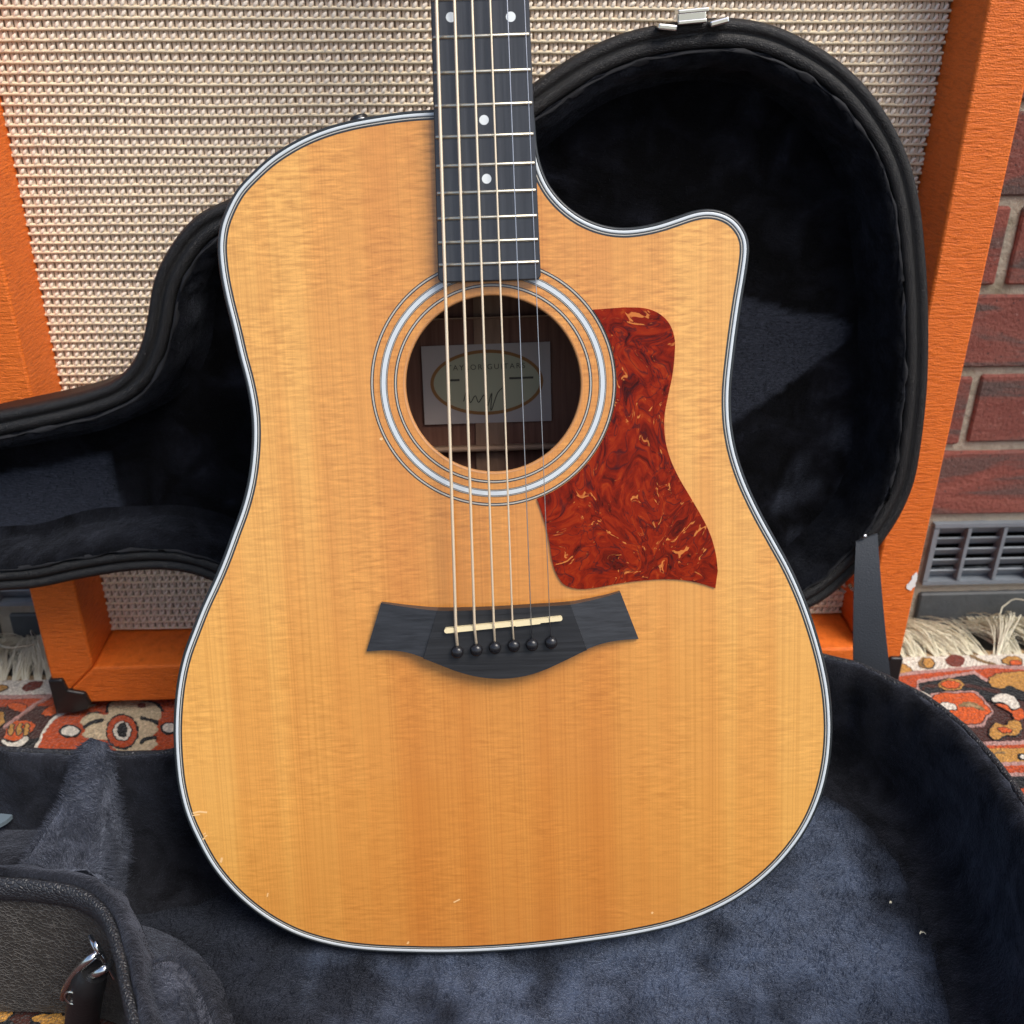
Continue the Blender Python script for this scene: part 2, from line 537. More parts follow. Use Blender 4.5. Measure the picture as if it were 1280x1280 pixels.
M['dark'] = simple('vent_void', (.004, .004, .004), .9, .1)
M['paving'] = simple('paving', (.10, .095, .085), .9, .2, vary=.35, vscale=12, bump=(120, .003))
M['fringe'] = simple('cotton_fringe', (.76, .72, .56), .85, .2, vary=.2, vscale=90)
M['paper'] = simple('label_paper', (.46, .38, .335), .8, .2, vary=.05)
M['paper_oval'] = simple('label_oval', (.44, .40, .265), .8, .2)
M['ink'] = simple('label_ink', (.085, .075, .055), .8, .2)
M['oval_ring'] = simple('label_brown', (.30, .14, .05), .8, .2)
M['chip'] = simple('bare_board', (.80, .78, .74), .9, .2)
W = {k: wool_mat(k, v) for k, v in dict(
    maroon=(.075, .026, .020), red=(.60, .092, .022), orange=(.76, .125, .020), ochre=(.62, .31, .070), cream=(.76, .62, .40),
    white=(.90, .84, .72), navy=(.016, .018, .020), pink=(.58, .33, .29), tan=(.50, .34, .17), rust=(.22, .045, .026), leaf=(.30, .19, .08)).items()}

def fur(name, V, Fc, n, length, wid, mat, parent, bias=(0, 0, 0), spread=.6, kind='stuff', seed=1, keep=None, attr=None):
    """fine pile: n one-triangle blades scattered over a surface"""
    g = np.random.default_rng(seed)
    V = np.array([tuple(v) for v in V]); T = []
    for f in Fc:
        for k in range(1, len(f)-1): T.append((f[0], f[k], f[k+1]))
    T = np.array(T)
    A, B, C = V[T[:, 0]], V[T[:, 1]], V[T[:, 2]]
    nr = np.cross(B-A, C-A); ar = np.linalg.norm(nr, axis=1); nr = nr/np.maximum(ar, 1e-12)[:, None]
    i = g.choice(len(T), n, p=ar/ar.sum())
    r1, r2 = np.sqrt(g.random(n))[:, None], g.random(n)[:, None]
    P = A[i]*(1-r1)+B[i]*r1*(1-r2)+C[i]*r1*r2
    if keep is not None:
        mk_ = keep(P); P, i = P[mk_], i[mk_]
    n = len(P)
    # clumped lean
    lean = np.array([tuple(noise.noise_vector(Vector(tuple(p*45)))) for p in P])
    d = nr[i]*.8 + np.array(bias) + lean*spread + g.normal(0, .25, (n, 3))
    d /= np.linalg.norm(d, axis=1)[:, None]
    s = np.cross(d, g.normal(0, 1, (n, 3))); s /= np.linalg.norm(s, axis=1)[:, None]
    L = (length*(.5+g.random(n)))[:, None]
    vv = np.empty((n*3, 3)); P = P - nr[i]*length*.1
    vv[0::3] = P-s*wid/2; vv[1::3] = P+s*wid/2; vv[2::3] = P+d*L
    me = bpy.data.meshes.new(name)
    me.vertices.add(n*3); me.vertices.foreach_set('co', vv.ravel())
    me.loops.add(n*3); me.loops.foreach_set('vertex_index', np.arange(n*3, dtype=np.int32))
    me.polygons.add(n); me.polygons.foreach_set('loop_start', np.arange(0, n*3, 3, dtype=np.int32))
    me.polygons.foreach_set('loop_total', np.full(n, 3, dtype=np.int32))
    if attr is not None:
        me.attributes.new('nap', 'FLOAT', 'POINT').data.foreach_set('value', np.repeat(attr(P), 3))
    me.materials.append(mat); me.update(calc_edges=True)
    o = bpy.data.objects.new(name, me); COL.objects.link(o); o.parent = parent
    if kind: o['kind'] = kind
    return o

# ================================================================== setting
YAW = R(3.1)
cy, sy = math.cos(YAW), math.sin(YAW)
def struct(o):
    o['kind'] = 'structure'; return o
# paving: one sheet to the horizon
struct(mk('ground', [(-120, -120, -.022), (120, -120, -.022), (120, 120, -.022), (-120, 120, -.022)], [(0, 1, 2, 3)], M['paving'], smooth=False))

# ---- brick wall behind the cabinet
WALL = Plane((0, .8575, 0), (cy, sy, 0), (0, 0, 1))      # front face of the bricks
wall = thing('brick_wall', 'red brick house wall with pale mortar behind the orange speaker cabinet', 'wall', WALL.mat())
# wall local: x along, y up, z out.  courses 75 mm, first brick course above the vents starts at .117
V, Fc = box_data((0, .60, -.145), (2.6, 1.30, .22))
mo = mk('mortar', V, Fc, M['mortar'], wall, smooth=False)
# weathered, slightly recessed mortar face as a gently uneven sheet
vx_r, vx_l = (.411/cy, .411/cy+.215), (-.675, -.455)
VENTS = [(a+.006, b-.006) for a, b in (vx_r, vx_l)]
gx, gy = 260, 128
V = []; Fc = []
for j in range(gy+1):
    for i in range(gx+1):
        x = -1.3+2.6*i/gx; y = -.045+1.28*j/gy
        V.append((x, y, -.0045+.0016*noise.noise(Vector((x*60, y*60, 0)))))
for j in range(gy):
    for i in range(gx):
        xm = -1.3+2.6*(i+.5)/gx; ym = -.045+1.28*(j+.5)/gy
        if .04 < ym < .105 and any(p < xm < q for p, q in VENTS): continue
        a = j*(gx+1)+i; Fc.append((a, a+1, a+gx+2, a+gx+1))
mk('mortar_joint', V, Fc, M['mortar'], wall)

def brick_mesh(name, lx, mat):
    bm = bmesh.new(); bmesh.ops.create_cube(bm, size=1)
    for v in bm.verts: v.co = Vector((v.co.x*lx, v.co.y*.0662, v.co.z*.03))
    bmesh.ops.bevel(bm, geom=bm.edges[:], offset=.0018, segments=1, affect='EDGES')
    me = bpy.data.meshes.new(name); bm.to_mesh(me); bm.free()
    me.materials.append(mat)
    return me
BM = [[brick_mesh('brick', L, m) for m in BRK] for L in (.2145, .1)]
PM = brick_mesh('plinth_brick', .213, M['plinth'])
def put(name, me, parent, loc, rot=0):
    o = bpy.data.objects.new(name, me); COL.objects.link(o); o.parent = parent
    o.location = loc; o.rotation_euler = (0, 0, rot); return o
jx = .4215/cy
for r in range(0, 13):
    yc = .1495+.075*r
    x0 = jx-.2250*8+(.1125 if r % 2 == 0 else 0)
    for k in range(14):
        xc = x0+.1125+.225*k
        put('brick', BM[0][random.randrange(3)], wall, (xc+random.uniform(-.0015, .0015), yc+random.uniform(-.001, .001), -.015+random.uniform(-.0012, .001)), random.uniform(-.006, .006))
# vent course
spans = [(-1.3, vx_l[0]-.012), (vx_l[1]+.012, vx_r[0]-.014), (vx_r[1]+.012, 1.3)]
for a, b in spans:
    cnt = max(1, round((b-a)/.225)); L = (b-a-.011*(cnt-1))/cnt
    me_ = [brick_mesh('brick', L, m) for m in BRK]
    for k in range(cnt):
        put('brick', me_[random.randrange(3)], wall, (a+L/2+k*(L+.011), .0745, -.015+random.uniform(-.001, .001)))
for k in range(12):
    put('plinth_brick', PM, wall, (.395-.225*8+.225*k+.1125+.012, -.0065, -.015+random.uniform(-.001, .001)))
def vent(x0, x1):
    z0, z1 = .038, .107
    cxx = (x0+x1)/2
    bk = mk('vent', *box_data((cxx, (z0+z1)/2, -.0310), (x1-x0, z1-z0, .004)), M['dark'], wall, smooth=False)
    t = .004
    fr = mk('frame', *merge([box_data((cxx, z0+t/2, -.012), (x1-x0, t, .028)), box_data((cxx, z1-.002, -.012), (x1-x0, .004, .028)),
                              box_data((x0+.0025, (z0+z1)/2, -.0122), (.005, z1-z0-.010, .028)), box_data((x1-.0025, (z0+z1)/2, -.0122), (.005, z1-z0-.010, .028))]), M['vent'], bk, smooth=False)
    slat = None
    for k in range(5):
        zc = z0+t+.004+k*.0122+.002
        Mx = Matrix.Translation((cxx, zc, -.006)) @ Matrix.Rotation(R(34), 4, 'X')
        V, Fc = box_data((0, 0, 0), (x1-x0-.008, .0118, .0020), Mx)
        bev(mk('slat', V, Fc, M['vent'], bk, smooth=False), .0005, 1)
    for k in range(1, 6):
        x = x0+(x1-x0)*k/6+.0
        mk('bar', *box_data((x, (z0+z1)/2, -.004), (.0035, z1-z0-.0105, .012)), M['vent'], bk, smooth=False)
vent(*vx_r); vent(*vx_l)

# ---- rug
RUG = Plane((0, .793, 0), (cy, sy, 0), (-sy, cy, 0))      # far edge of the rug runs along v = 0
rug = thing('rug', 'red, cream and navy patterned oriental rug with pale cotton fringe under the guitar case', 'rug', RUG.mat())
mk('rug_pile', *box_data((0, -.80, -.0085), (2.4, 1.6, .011)), W['maroon'], rug, smooth=False)
def rough(P, amp=.0011, step=.0022, seed=0):
    Q = resample(P, step)
    nn = inward(Q)
    return [q+n*(amp*noise.noise(Vector((q[0]*320, q[1]*320, seed)))*1.6) for q, n in zip(Q, nn)]
lay = [0]
def motif(P, col, layer, name='motif', grow=0, smooth=True):
    """one knotted colour field of the rug, given on the rug plane"""
    P = [Vector((p[0], p[1], 0)) for p in P]
    if smooth: P = spline(P, 6)
    P = rough(P, seed=lay[0])
    if grow: P = offset(P, -grow)
    lay[0] += 1
    z1 = -.0028+.0003*layer+.000012*(lay[0] % 11)
    if name == 'motif' and col in ('ochre', 'orange', 'white') and layer >= 3 and not grow:
        try: prism('motif_outline', [offset(P, -.0010)], z1-.003, z1-.00008, W['maroon' if col == 'orange' else 'navy'], rug, auto=40)
        except Exception as e: print(e)
    try: return prism(name, [P], z1-.003, z1, W[col], rug, auto=40)
    except Exception as e: print('motif', e)
def px2rug(pts, org, sc):
    return [RUG.uv(org[0]+p[0]/sc, org[1]+p[1]/sc) for p in pts]
Rz = lambda pts: px2rug(pts, (1100, 790), 6.095)
Lz = lambda pts: px2rug(pts, (0, 820), 5.565)
Bz = lambda pts: px2rug(pts, (0, 1080), 4.923)
def ell(c, rx, ry, n=12): return [(c[0]+rx*math.cos(2*math.pi*i/n), c[1]+ry*math.sin(2*math.pi*i/n)) for i in range(n)]
def line(pts, wd):
    P = [Vector((p[0], p[1], 0)) for p in pts]
    a = []; b = []
    for i in range(len(P)):
        t = (P[min(i+1, len(P)-1)]-P[max(i-1, 0)]).normalized(); n = Vector((-t.y, t.x, 0))
        a.append(P[i]+n*wd/2); b.append(P[i]-n*wd/2)
    return a+b[::-1]
# long border bands of the rug
def band(v0, v1, col, layer, name='border_band'):
    motif([(-1.19, v0), (1.19, v0), (1.19, v1), (-1.19, v1)], col, layer, name, smooth=False)
band(-.0012, .0060, 'tan', 0, 'selvedge')
band(-.0235, -.0015, 'white', 1); band(-.0290, -.0235, 'pink', 1); band(-.040, -.029, 'red', 0)
for v0, v1, c_ in ((-.131, -.126, 'pink'), (-.135, -.131, 'red'), (-.152, -.135, 'ochre'), (-.1565, -.152, 'pink'), (-.165, -.1565, 'red'), (-.169, -.165, 'pink'), (-.183, -.169, 'navy'), (-.20, -.183, 'red')):
    band(v0, v1, c_, 1)
for k in range(-9, 10):       # repeating motifs of the border where the photo shows none closely
    u = k*.125+.05
    if -.53 < u < -.18 or .25 < u < .62: continue
    motif([(u+.012*math.cos(a), -.0125+.007*math.sin(a)) for a in np.linspace(0, 6.28, 10)[:-1]], 'rust', 2)
    motif([(u+.05*math.cos(a), -.083+.036*math.sin(a)) for a in np.linspace(0, 6.28, 12)[:-1]], 'pink', 1)
    motif([(u+.046*math.cos(a), -.083+.033*math.sin(a)) for a in np.linspace(0, 6.28, 12)[:-1]], 'red', 2)
    motif([(u+.028*math.cos(a), -.083+.024*math.sin(a)) for a in np.linspace(0, 6.28, 10)[:-1]], 'cream', 3)
    motif([(u+.010*math.cos(a), -.083+.011*math.sin(a)) for a in np.linspace(0, 6.28, 10)[:-1]], 'navy', 4)
# right corner
motif(Rz(ell((580, 205), 72, 46)), 'rust', 3)
motif(Rz(ell((372, 225), 42, 40)), 'ochre', 4); motif(Rz(ell((335, 222), 36, 44)), 'leaf', 3)
motif(Rz([(120, 295), (140, 235), (190, 235), (245, 280), (180, 300)]), 'ochre', 3)
motif(Rz(ell((1010, 205), 75, 32)), 'ochre', 3); motif(Rz(ell((1040, 225), 45, 20)), 'orange', 4)
motif(Rz(line([(690, 165), (780, 205), (880, 235)], 16)), 'leaf', 3)
motif(Rz([(100, 330), (300, 300), (600, 275), (850, 260), (1200, 270), (1200, 340), (840, 360), (700, 330), (290, 400), (240, 420), (110, 370)]), 'red', 2, smooth=False)
motif(Rz([(60, 335), (110, 307), (300, 283), (600, 257), (850, 236), (1200, 250), (1200, 280), (850, 262), (600, 281), (300, 306), (110, 330)]), 'pink', 3, smooth=False)
NV = [(300, 375), (720, 310), (800, 362), (850, 400), (1200, 400), (1200, 530), (1060, 500), (940, 460), (830, 520), (770, 470), (700, 440), (440, 452), (398, 492), (300, 425)]
motif(Rz([(280, 430), (286, 352), (722, 284), (822, 350), (850, 420), (700, 470), (400, 480)]), 'pink', 3, smooth=False)
motif(Rz(NV), 'navy', 4, smooth=False)
motif(Rz([(835, 370), (870, 320), (1000, 298), (1200, 305), (1200, 450), (1060, 430), (1000, 400), (930, 418), (860, 405)]), 'ochre', 5)
motif(Rz(ell((545, 392), 96, 42)), 'ochre', 5); motif(Rz(ell((540, 394), 72, 27)), 'orange', 6)
motif(Rz(line([(335, 440), (345, 405), (450, 405)], 18)), 'maroon', 5); motif(Rz(line([(650, 395), (780, 420), (920, 450)], 22)), 'maroon', 5)
HX = [(395, 530), (412, 478), (470, 462), (590, 462), (710, 455), (760, 495), (805, 545), (850, 600), (800, 636), (778, 686), (660, 695), (540, 640)]
motif(Rz([(378, 540), (395, 462), (470, 446), (590, 444), (720, 437), (775, 478), (822, 530), (872, 602), (820, 645), (795, 703), (650, 716), (520, 650)]), 'pink', 5, smooth=False)
motif(Rz(HX), 'orange', 6, smooth=False)
motif(Rz([(458, 545), (490, 528), (585, 560), (572, 588), (475, 572)]), 'white', 7)
motif(Rz([(600, 560), (660, 525), (740, 545), (805, 590), (740, 582), (690, 560), (640, 566)]), 'leaf', 7)
motif(Rz([(640, 560), (690, 540), (740, 560), (770, 582), (700, 566)]), 'tan', 8)
motif(Rz([(850, 500), (920, 465), (1000, 475), (1050, 520), (1046, 582), (1000, 572), (960, 532), (870, 522)]), 'white', 6)
motif(Rz([(880, 540), (960, 545), (1010, 590), (1080, 570), (1097, 650), (1040, 660), (1000, 600)]), 'orange', 5)
motif(Rz([(845, 735), (890, 680), (960, 705), (1000, 665), (1065, 668), (1075, 740), (1020, 780), (960, 770), (900, 805), (850, 790)]), 'ochre', 4)
motif(Rz([(900, 730), (960, 720), (1010, 740), (960, 760)]), 'orange', 5)
motif(Rz(line([(230, 430), (300, 455), (385, 500)], 34)), 'white', 5)
motif(Rz(line([(860, 935), (900, 905), (960, 905)], 14)), 'leaf', 3); motif(Rz(ell((1085, 935), 32, 28)), 'navy', 3); motif(Rz(ell((1092, 940), 20, 16)), 'white', 4)
# left corner
motif(Lz([(148, 212), (200, 170), (292, 165), (280, 200), (200, 228)]), 'rust', 3)
motif(Lz([(-60, 195), (60, 200), (20, 225), (-60, 235)]), 'ochre', 3); motif(Lz([(-200, 210), (-150, 190), (-100, 215), (-150, 230)]), 'rust', 3)
motif(Lz([(50, 325), (110, 315), (180, 335), (160, 375), (100, 366)]), 'orange', 3)
motif(Lz([(288, 392), (340, 340), (410, 318), (462, 328), (420, 365), (340, 402)]), 'orange', 3)
motif(Lz(line([(20, 490), (140, 400), (250, 320), (345, 275)], 15)), 'pink', 5)
motif(Lz([(30, 545), (60, 480), (110, 440), (220, 450), (232, 490), (190, 530), (130, 572), (40, 567)]), 'orange', 3)
for x in (75, 130, 180): motif(Lz(line([(x-10, 540), (x+10, 460)], 16)), 'ochre', 4)
motif(Lz([(-40, 370), (15, 380), (10, 470), (-40, 480)]), 'ochre', 3)
motif(Lz([(150, 640), (190, 575), (275, 555), (300, 640)]), 'navy', 2)
motif(Lz([(10, 572), (60, 592), (110, 590), (170, 550), (197, 560), (150, 612), (90, 627), (40, 612)]), 'white', 4)
motif(Lz([(235, 640), (270, 560), (310, 475), (390, 395), (500, 352), (660, 322), (700, 420), (560, 480), (500, 660)]), 'white', 2)
motif(Lz([(262, 680), (290, 565), (335, 480), (405, 412), (500, 372), (640, 338), (700, 300), (760, 310), (1000, 290), (1300, 300), (1300, 680)]), 'red', 3)
CR = [(770, 318), (900, 300), (1000, 308), (1080, 330), (1120, 410), (1080, 460), (1100, 505), (1055, 550), (1092, 598), (1050, 640), (960, 690), (820, 650), (740, 580), (570, 548), (592, 500), (560, 440), (640, 388), (742, 400)]
motif(Lz(CR), 'navy', 4, grow=.0028); motif(Lz(CR), 'cream', 5)
motif(Lz(ell((848, 520), 114, 124)), 'navy', 6); motif(Lz(ell((848, 520), 103, 112)), 'red', 7)
motif(Lz(ell((850, 518), 62, 66)), 'white', 8); motif(Lz([(815, 520), (835, 470), (870, 465), (888, 520), (870, 562), (830, 560)]), 'navy', 9)
motif(Lz(ell((484, 515), 78, 44)), 'navy', 5); motif(Lz(ell((486, 515), 62, 34)), 'white', 6)
motif(Lz(ell((1175, 495), 62, 42)), 'navy', 6); motif(Lz(ell((1178, 495), 50, 33)), 'white', 7)
for pts in ([(580, 490), (640, 455), (720, 440)], [(975, 420), (1030, 435), (1100, 460)], [(975, 600), (1020, 570), (1080, 560)]):
    motif(Lz(line(pts, 20)), 'navy', 7)
motif(Lz(ell((985, 335), 32, 18)), 'rust', 6)
# near the front wall of the case
motif(Bz([(-80, 890), (75, 895), (25, 950), (-60, 975)]), 'ochre', 3); motif(Bz([(185, 935), (260, 915), (420, 920), (420, 990), (300, 985), (230, 960)]), 'ochre', 3)
motif(Bz([(190, 955), (260, 985), (330, 968), (300, 1000), (200, 1000)]), 'navy', 4); motif(Bz([(-60, 980), (60, 955), (90, 985), (20, 1000)]), 'navy', 3)

# fringe
def fringe():
    parts = []
    g = random.Random(5)
    for side, (a, b) in enumerate(((-.66, -.395), (.335, .66))):
        u = a
        while u < b:
            right = side == 1
            lean = (g.uniform(-.055, -.03) if u < .47 else g.uniform(-.04, .04)) if right else g.uniform(-.02, .02)
            Ln = g.uniform(.060, .085); curl = g.uniform(.2, 1) if right else g.uniform(.8, 1.4)
            hgt = g.uniform(.010, .024)
            ph = g.uniform(0, 6.28)
            for s in range(52):
                du = g.gauss(0, .0035); L = Ln*g.uniform(.75, 1.1); hh = hgt*g.uniform(.3, 1.2); ln = lean*g.uniform(.6, 1.5)+g.gauss(0, .006)
                path = []
                p2 = ph+g.gauss(0, .5)
                for i in range(9):
                    t = i/8
                    vv = -.002+L*t
                    wob = .007*curl*math.sin(t*5.5+p2)*t
                    zz = -.004-.010*t*0+hh*math.sin(min(t*1.25, 1)*math.pi)**.8*(1) + .004*curl*math.cos(t*6+p2)*t
                    path.append((u+du*(.4+t*1.4)+ln*t*1.3+wob, min(vv, .072+g.uniform(-.002, .002)), max(zz, -.016)))
                parts.append(tube_data(path, [.00052*(1-.5*i/8) for i in range(9)], 3, cap=False))
            # stray long loops
            if g.random() < .22:
                x0 = u; path = []
                for i in range(14):
                    t = i/13; an = t*g.uniform(4.0, 4.4)+ph
                    path.append((x0+.020*math.cos(an)*(1-.3*t), .034+.024*math.sin(an), .010+.016*math.sin(t*3.1)))
                parts.append(tube_data(path, .0006, 4, cap=False))
            u += g.uniform(.009, .013)
    V, Fc = merge(parts)
    mk('fringe', V, Fc, M['fringe'], rug, kind='stuff')
fringe()

# ================================================================== speaker cabinet
CAB = Plane((0, .735, 0), (cy, sy, 0), (0, 0, 1))
cab = thing('speaker_cabinet', 'orange vinyl speaker cabinet with woven cream grille cloth standing on the rug against the wall', 'speaker', CAB.mat())
x0, x1, z0, z1, LIP, REC, DEP = -.3955, .3485, .013, .775, .0375, .056, .108
def slab(name, P, depth, mat=M['orange']):
    o = prism(name, [[Vector((*p, 0)) for p in P]], -depth, 0, mat, cab)
    return bev(o, .0022, 3, 40)
slab('side_panel', [(x0, z0), (x0+LIP, z0+LIP), (x0+LIP, z1-LIP), (x0, z1)], DEP)
slab('side_panel', [(x1, z0), (x1, z1), (x1-LIP, z1-LIP), (x1-LIP, z0+LIP)], DEP)
slab('bottom_panel', [(x0+.0005, z0), (x1-.0005, z0), (x1-LIP, z0+LIP-.0006), (x0+LIP, z0+LIP-.0006)], DEP)
slab('top_panel', [(x0+.0005, z1), (x0+LIP, z1-LIP+.0006), (x1-LIP, z1-LIP+.0006), (x1-.0005, z1)], DEP)
mk('back_panel', *box_data((0, (z0+z1)/2, -DEP+.006), (x1-x0-.08, z1-z0-.07, .006)), M['rubber'], cab, smooth=False)
gx0, gx1, gz0, gz1 = x0+LIP, x1-LIP, z0+LIP, z1-LIP
baffle = mk('grille_board', *box_data(((gx0+gx1)/2, (gz0+gz1)/2, -REC-.0042), (gx1-gx0, gz1-gz0, .006)), M['clothback'], cab, smooth=False)
def grille():
    PR, PC = .0069, .0064
    rows = int((gz1-gz0)/PR); cols = int((gx1-gx0)/PC); PC = (gx1-gx0)/cols
    g = random.Random(3)
    parts_c, parts_s, parts_w = [], [], []
    for r in range(rows):
        zc = gz0+PR*(r+.5)
        path = []
        ph = g.uniform(0, 6)
        n = cols*2
        for i in range(n+1):
            x = gx0+(gx1-gx0)*i/n
            path.append((x, zc-.0014+.00045*noise.noise(Vector((x*70, r*3.1, 0)))+.0009*noise.noise(Vector((x*7, r*.22, 5))), -REC+.0013+.0004*math.sin(i*math.pi)))
        v, f = tube_data(path, [.00125+.00018*noise.noise(Vector((i*.9, r*2.0, 1))) for i in range(n+1)], 6, cap=False)
        parts_c.append((v, f))
        for c in range(cols):
            xc = gx0+PC*(c+.5)+(.0013*math.sin(r*1.9+c*.11))
            j = lambda s: g.gauss(0, s)
            # two fawn warp threads running up between the cords
            for dx in (-.0019, .0011):
                w2 = .0013
                X = xc+dx+j(.00012); zb, zt = zc-.0010, zc+.0046
                V = [(X-w2, zb, -REC-.0008), (X, zb, -REC+.0007), (X+w2, zb, -REC-.0008), (X-w2, zt, -REC-.0008), (X, zt, -REC+.0007), (X+w2, zt, -REC-.0008)]
                parts_w.append((V, [(0, 1, 4, 3), (1, 2, 5, 4)]))
            # the fat ivory stitch leaning to the right
            X, Z = xc+.0003+j(.0003), zc+.0006+j(.00022)+.0009*noise.noise(Vector((xc*7, r*.22, 5)))
            a = R(52)+j(.12); lx, lz, ly = .0028, .0015, .0013
            ca, sa = math.cos(a), math.sin(a)
            V = []
            for (t, rr) in ((-1, .35), (-.35, 1), (.35, 1), (1, .35)):
                for k in range(5):
                    b = 2*math.pi*k/5
                    ux, uz = t*lx, rr*lz*math.cos(b)
                    V.append((X+ux*ca-uz*sa, Z+ux*sa+uz*ca, -REC+.0016+rr*ly*math.sin(b)))
            Fq = []
            for s in range(3):
                for k in range(5):
                    p, q = s*5+k, s*5+(k+1) % 5
                    Fq.append((p, q, q+5, p+5))
            parts_s.append((V, Fq))
    mk('cord', *merge(parts_c), M['cord'], baffle, kind='stuff')
    mk('stitch', *merge(parts_s), M['stitch'], baffle, kind='stuff')
    mk('warp_thread', *merge(parts_w), M['warp'], baffle, kind='stuff')
grille()
# black corner protectors and feet
for s, xe in ((1, x0), (-1, x1)):
    P = [(xe-.0015*s, .040), (xe+.0105*s, .0405), (xe+.0130*s, .0285), (xe+.0270*s, .0255), (xe+.0300*s, .0130), (xe+.027*s, .0085), (xe+.010*s, .004), (xe-.0015*s, .004)]
    if s < 0: P = P[::-1]
    o = prism('corner_protector', [[Vector((*p, 0)) for p in P]], -.05, .0035, M['rubber'], cab); bev(o, .0015, 2)
    V, Fc = box_data((xe+.06*s, .0045, -.05), (.03, .013, .05)); mk('foot', V, Fc, M['rubber'], cab, smooth=False)
# torn white patch on the right edge of the cabinet
ch = [CAB.uv(px, py, .0006) for px, py in ((1133, 735), (1138, 726), (1142, 719), (1146.5, 716), (1146, 723), (1143.5, 732), (1139, 738))]
prism('torn_patch', [rough(spline(ch, 4), .0012, .0015)], .0002, .0007, M['chip'], cab)

# ================================================================== guitar case
case = thing('guitar_case', 'open black hard guitar case lined with navy plush, lid raised against the cabinet', 'case', Matrix.Translation((0, .45, 0)))
CO = Vector((0, .45, 0))
def local(V): return [Vector(v)-CO for v in V]
# ---- lower shell, plan outline (anticlockwise) at rim height
ZR = .12
S = [hz(x, y, ZR).xy for x, y in ((170, 1280), (158, 1230), (148, 1180), (130, 1136), (100, 1112), (60, 1103), (0, 1098))]
S = [tuple(p) for p in S]
rear = [tuple(hz(x, y, ZR).xy) for x, y in ((-20, 934), (60, 938), (110, 940), (160, 941), (218, 937))]
right = [tuple(hz(x, y, ZR).xy) for x, y in ((1035, 820), (1075, 830), (1118, 850), (1160, 872), (1200, 903), (1240, 945), (1280, 1000))]
out = S + [(-.38, .417), (-.50, .400), (-.60, .395), (-.635, .43), (-.64, .475), (-.635, .52), (-.60, .545), (-.50, .540)] + rear + \
    [(-.200, .552), (-.165, .606), (-.11, .646), (-.04, .655), (.03, .648), (.10, .657), (.17, .666)] + right + \
    [(.316, .42), (.29, .32), (.24, .235), (.17, .188), (.09, .175), (.01, .195), (-.06, .215), (-.12, .245), (-.160, .285)]
shell_loop = resample(spline(out, 10), .006)
if area2(shell_loop) < 0: shell_loop = shell_loop[::-1]
sh = lambda v: (v[0]-CO.x, v[1]-CO.y, v[2])
V, Fc = strip(shell_loop, [(.006, .0), (.001, .004), (0, .012), (0, ZR-.008)])
nb = len(V)
shell = mk('shell', [sh(v) for v in V], [f[::-1] for f in Fc], M['tolex'], case, auto=40)
tri = poly_fill([shell_loop])
mk('shell_base', [(p[0]-CO.x, p[1]-CO.y, .002) for p in offset(shell_loop, .004)], [t for t in tri], M['tolex'], case, smooth=False)
def ruff(amp, ks, sc=70, seed=0):
    def j(i, k):
        if k not in ks: return (0, 0)
        return (amp*noise.noise(Vector((i*.35, k*3+seed, seed))), amp*.9*noise.noise(Vector((i*.4, k*5, seed+9))))
    return j
V, Fc = strip(shell_loop, [(-.0006, ZR-.0165), (-.0028, ZR-.0145), (-.0038, ZR-.009), (-.0038, ZR-.004), (-.0026, ZR-.0004), (-.0004, ZR+.0007), (.0016, ZR-.0003), (.0024, ZR-.004)], ruff(.0005, (2, 3, 4, 5)))
mk('rim_trim', [sh(v) for v in V], [f[::-1] for f in Fc], M['leather'], case)
V, Fc = strip(shell_loop, [(.0018, ZR-.006), (.0026, ZR-.0004), (.0055, ZR+.0020), (.0095, ZR+.0004), (.0130, ZR-.006), (.0150, ZR-.022), (.0165, .065), (.020, .046), (.030, .0375), (.046, .0335), (.060, .024)], ruff(.003, (1, 2, 3, 4, 5, 6, 7, 8), seed=2))
V = [sh(v) for v in V]; Fc = [f[::-1] for f in Fc]
lining = mk('shell_lining', V, Fc, M['plush'], case)
def near_view(P):   # pile only where the picture can resolve it
    return (P[:, 0] < .40) & (P[:, 0] > -.45)
fur('lining_pile', V, Fc, 45000, .004, .0005, M['plush'], lining, (0, 0, -.2), seed=2, keep=near_view)
# padded floor
def inside_mask(loop, X, Y):
    c = np.zeros(X.shape, bool); n = len(loop)
    for i in range(n):
        a, b = loop[i-1], loop[i]
        cond = ((a[1] > Y) != (b[1] > Y)) & (X < (b[0]-a[0])*(Y-a[1])/((b[1]-a[1]) or 1e-12)+a[0])
        c ^= cond
    return c
def grid_floor(loop, step, zf):
    xs = np.arange(min(p[0] for p in loop), max(p[0] for p in loop)+step, step); ys = np.arange(min(p[1] for p in loop), max(p[1] for p in loop)+step, step)
    X, Y = np.meshgrid(xs, ys); m = inside_mask(loop, X, Y)
    idx = -np.ones(X.shape, int); V = []; Fc = []
    for j in range(X.shape[0]):
        for i in range(X.shape[1]):
            if m[j, i]: idx[j, i] = len(V); V.append((X[j, i], Y[j, i], zf(X[j, i], Y[j, i])))
    for j in range(X.shape[0]-1):
        for i in range(X.shape[1]-1):
            q = (idx[j, i], idx[j, i+1], idx[j+1, i+1], idx[j+1, i])
            if min(q) >= 0: Fc.append(q)
    return V, Fc
def zfloor(x, y):
    return .0300+.0022*noise.noise(Vector((x*22, y*22, 1)))+.0010*noise.noise(Vector((x*70, y*70, 4)))
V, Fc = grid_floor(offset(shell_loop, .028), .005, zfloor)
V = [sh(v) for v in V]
SL = np.array([(p.x, p.y) for p in shell_loop])
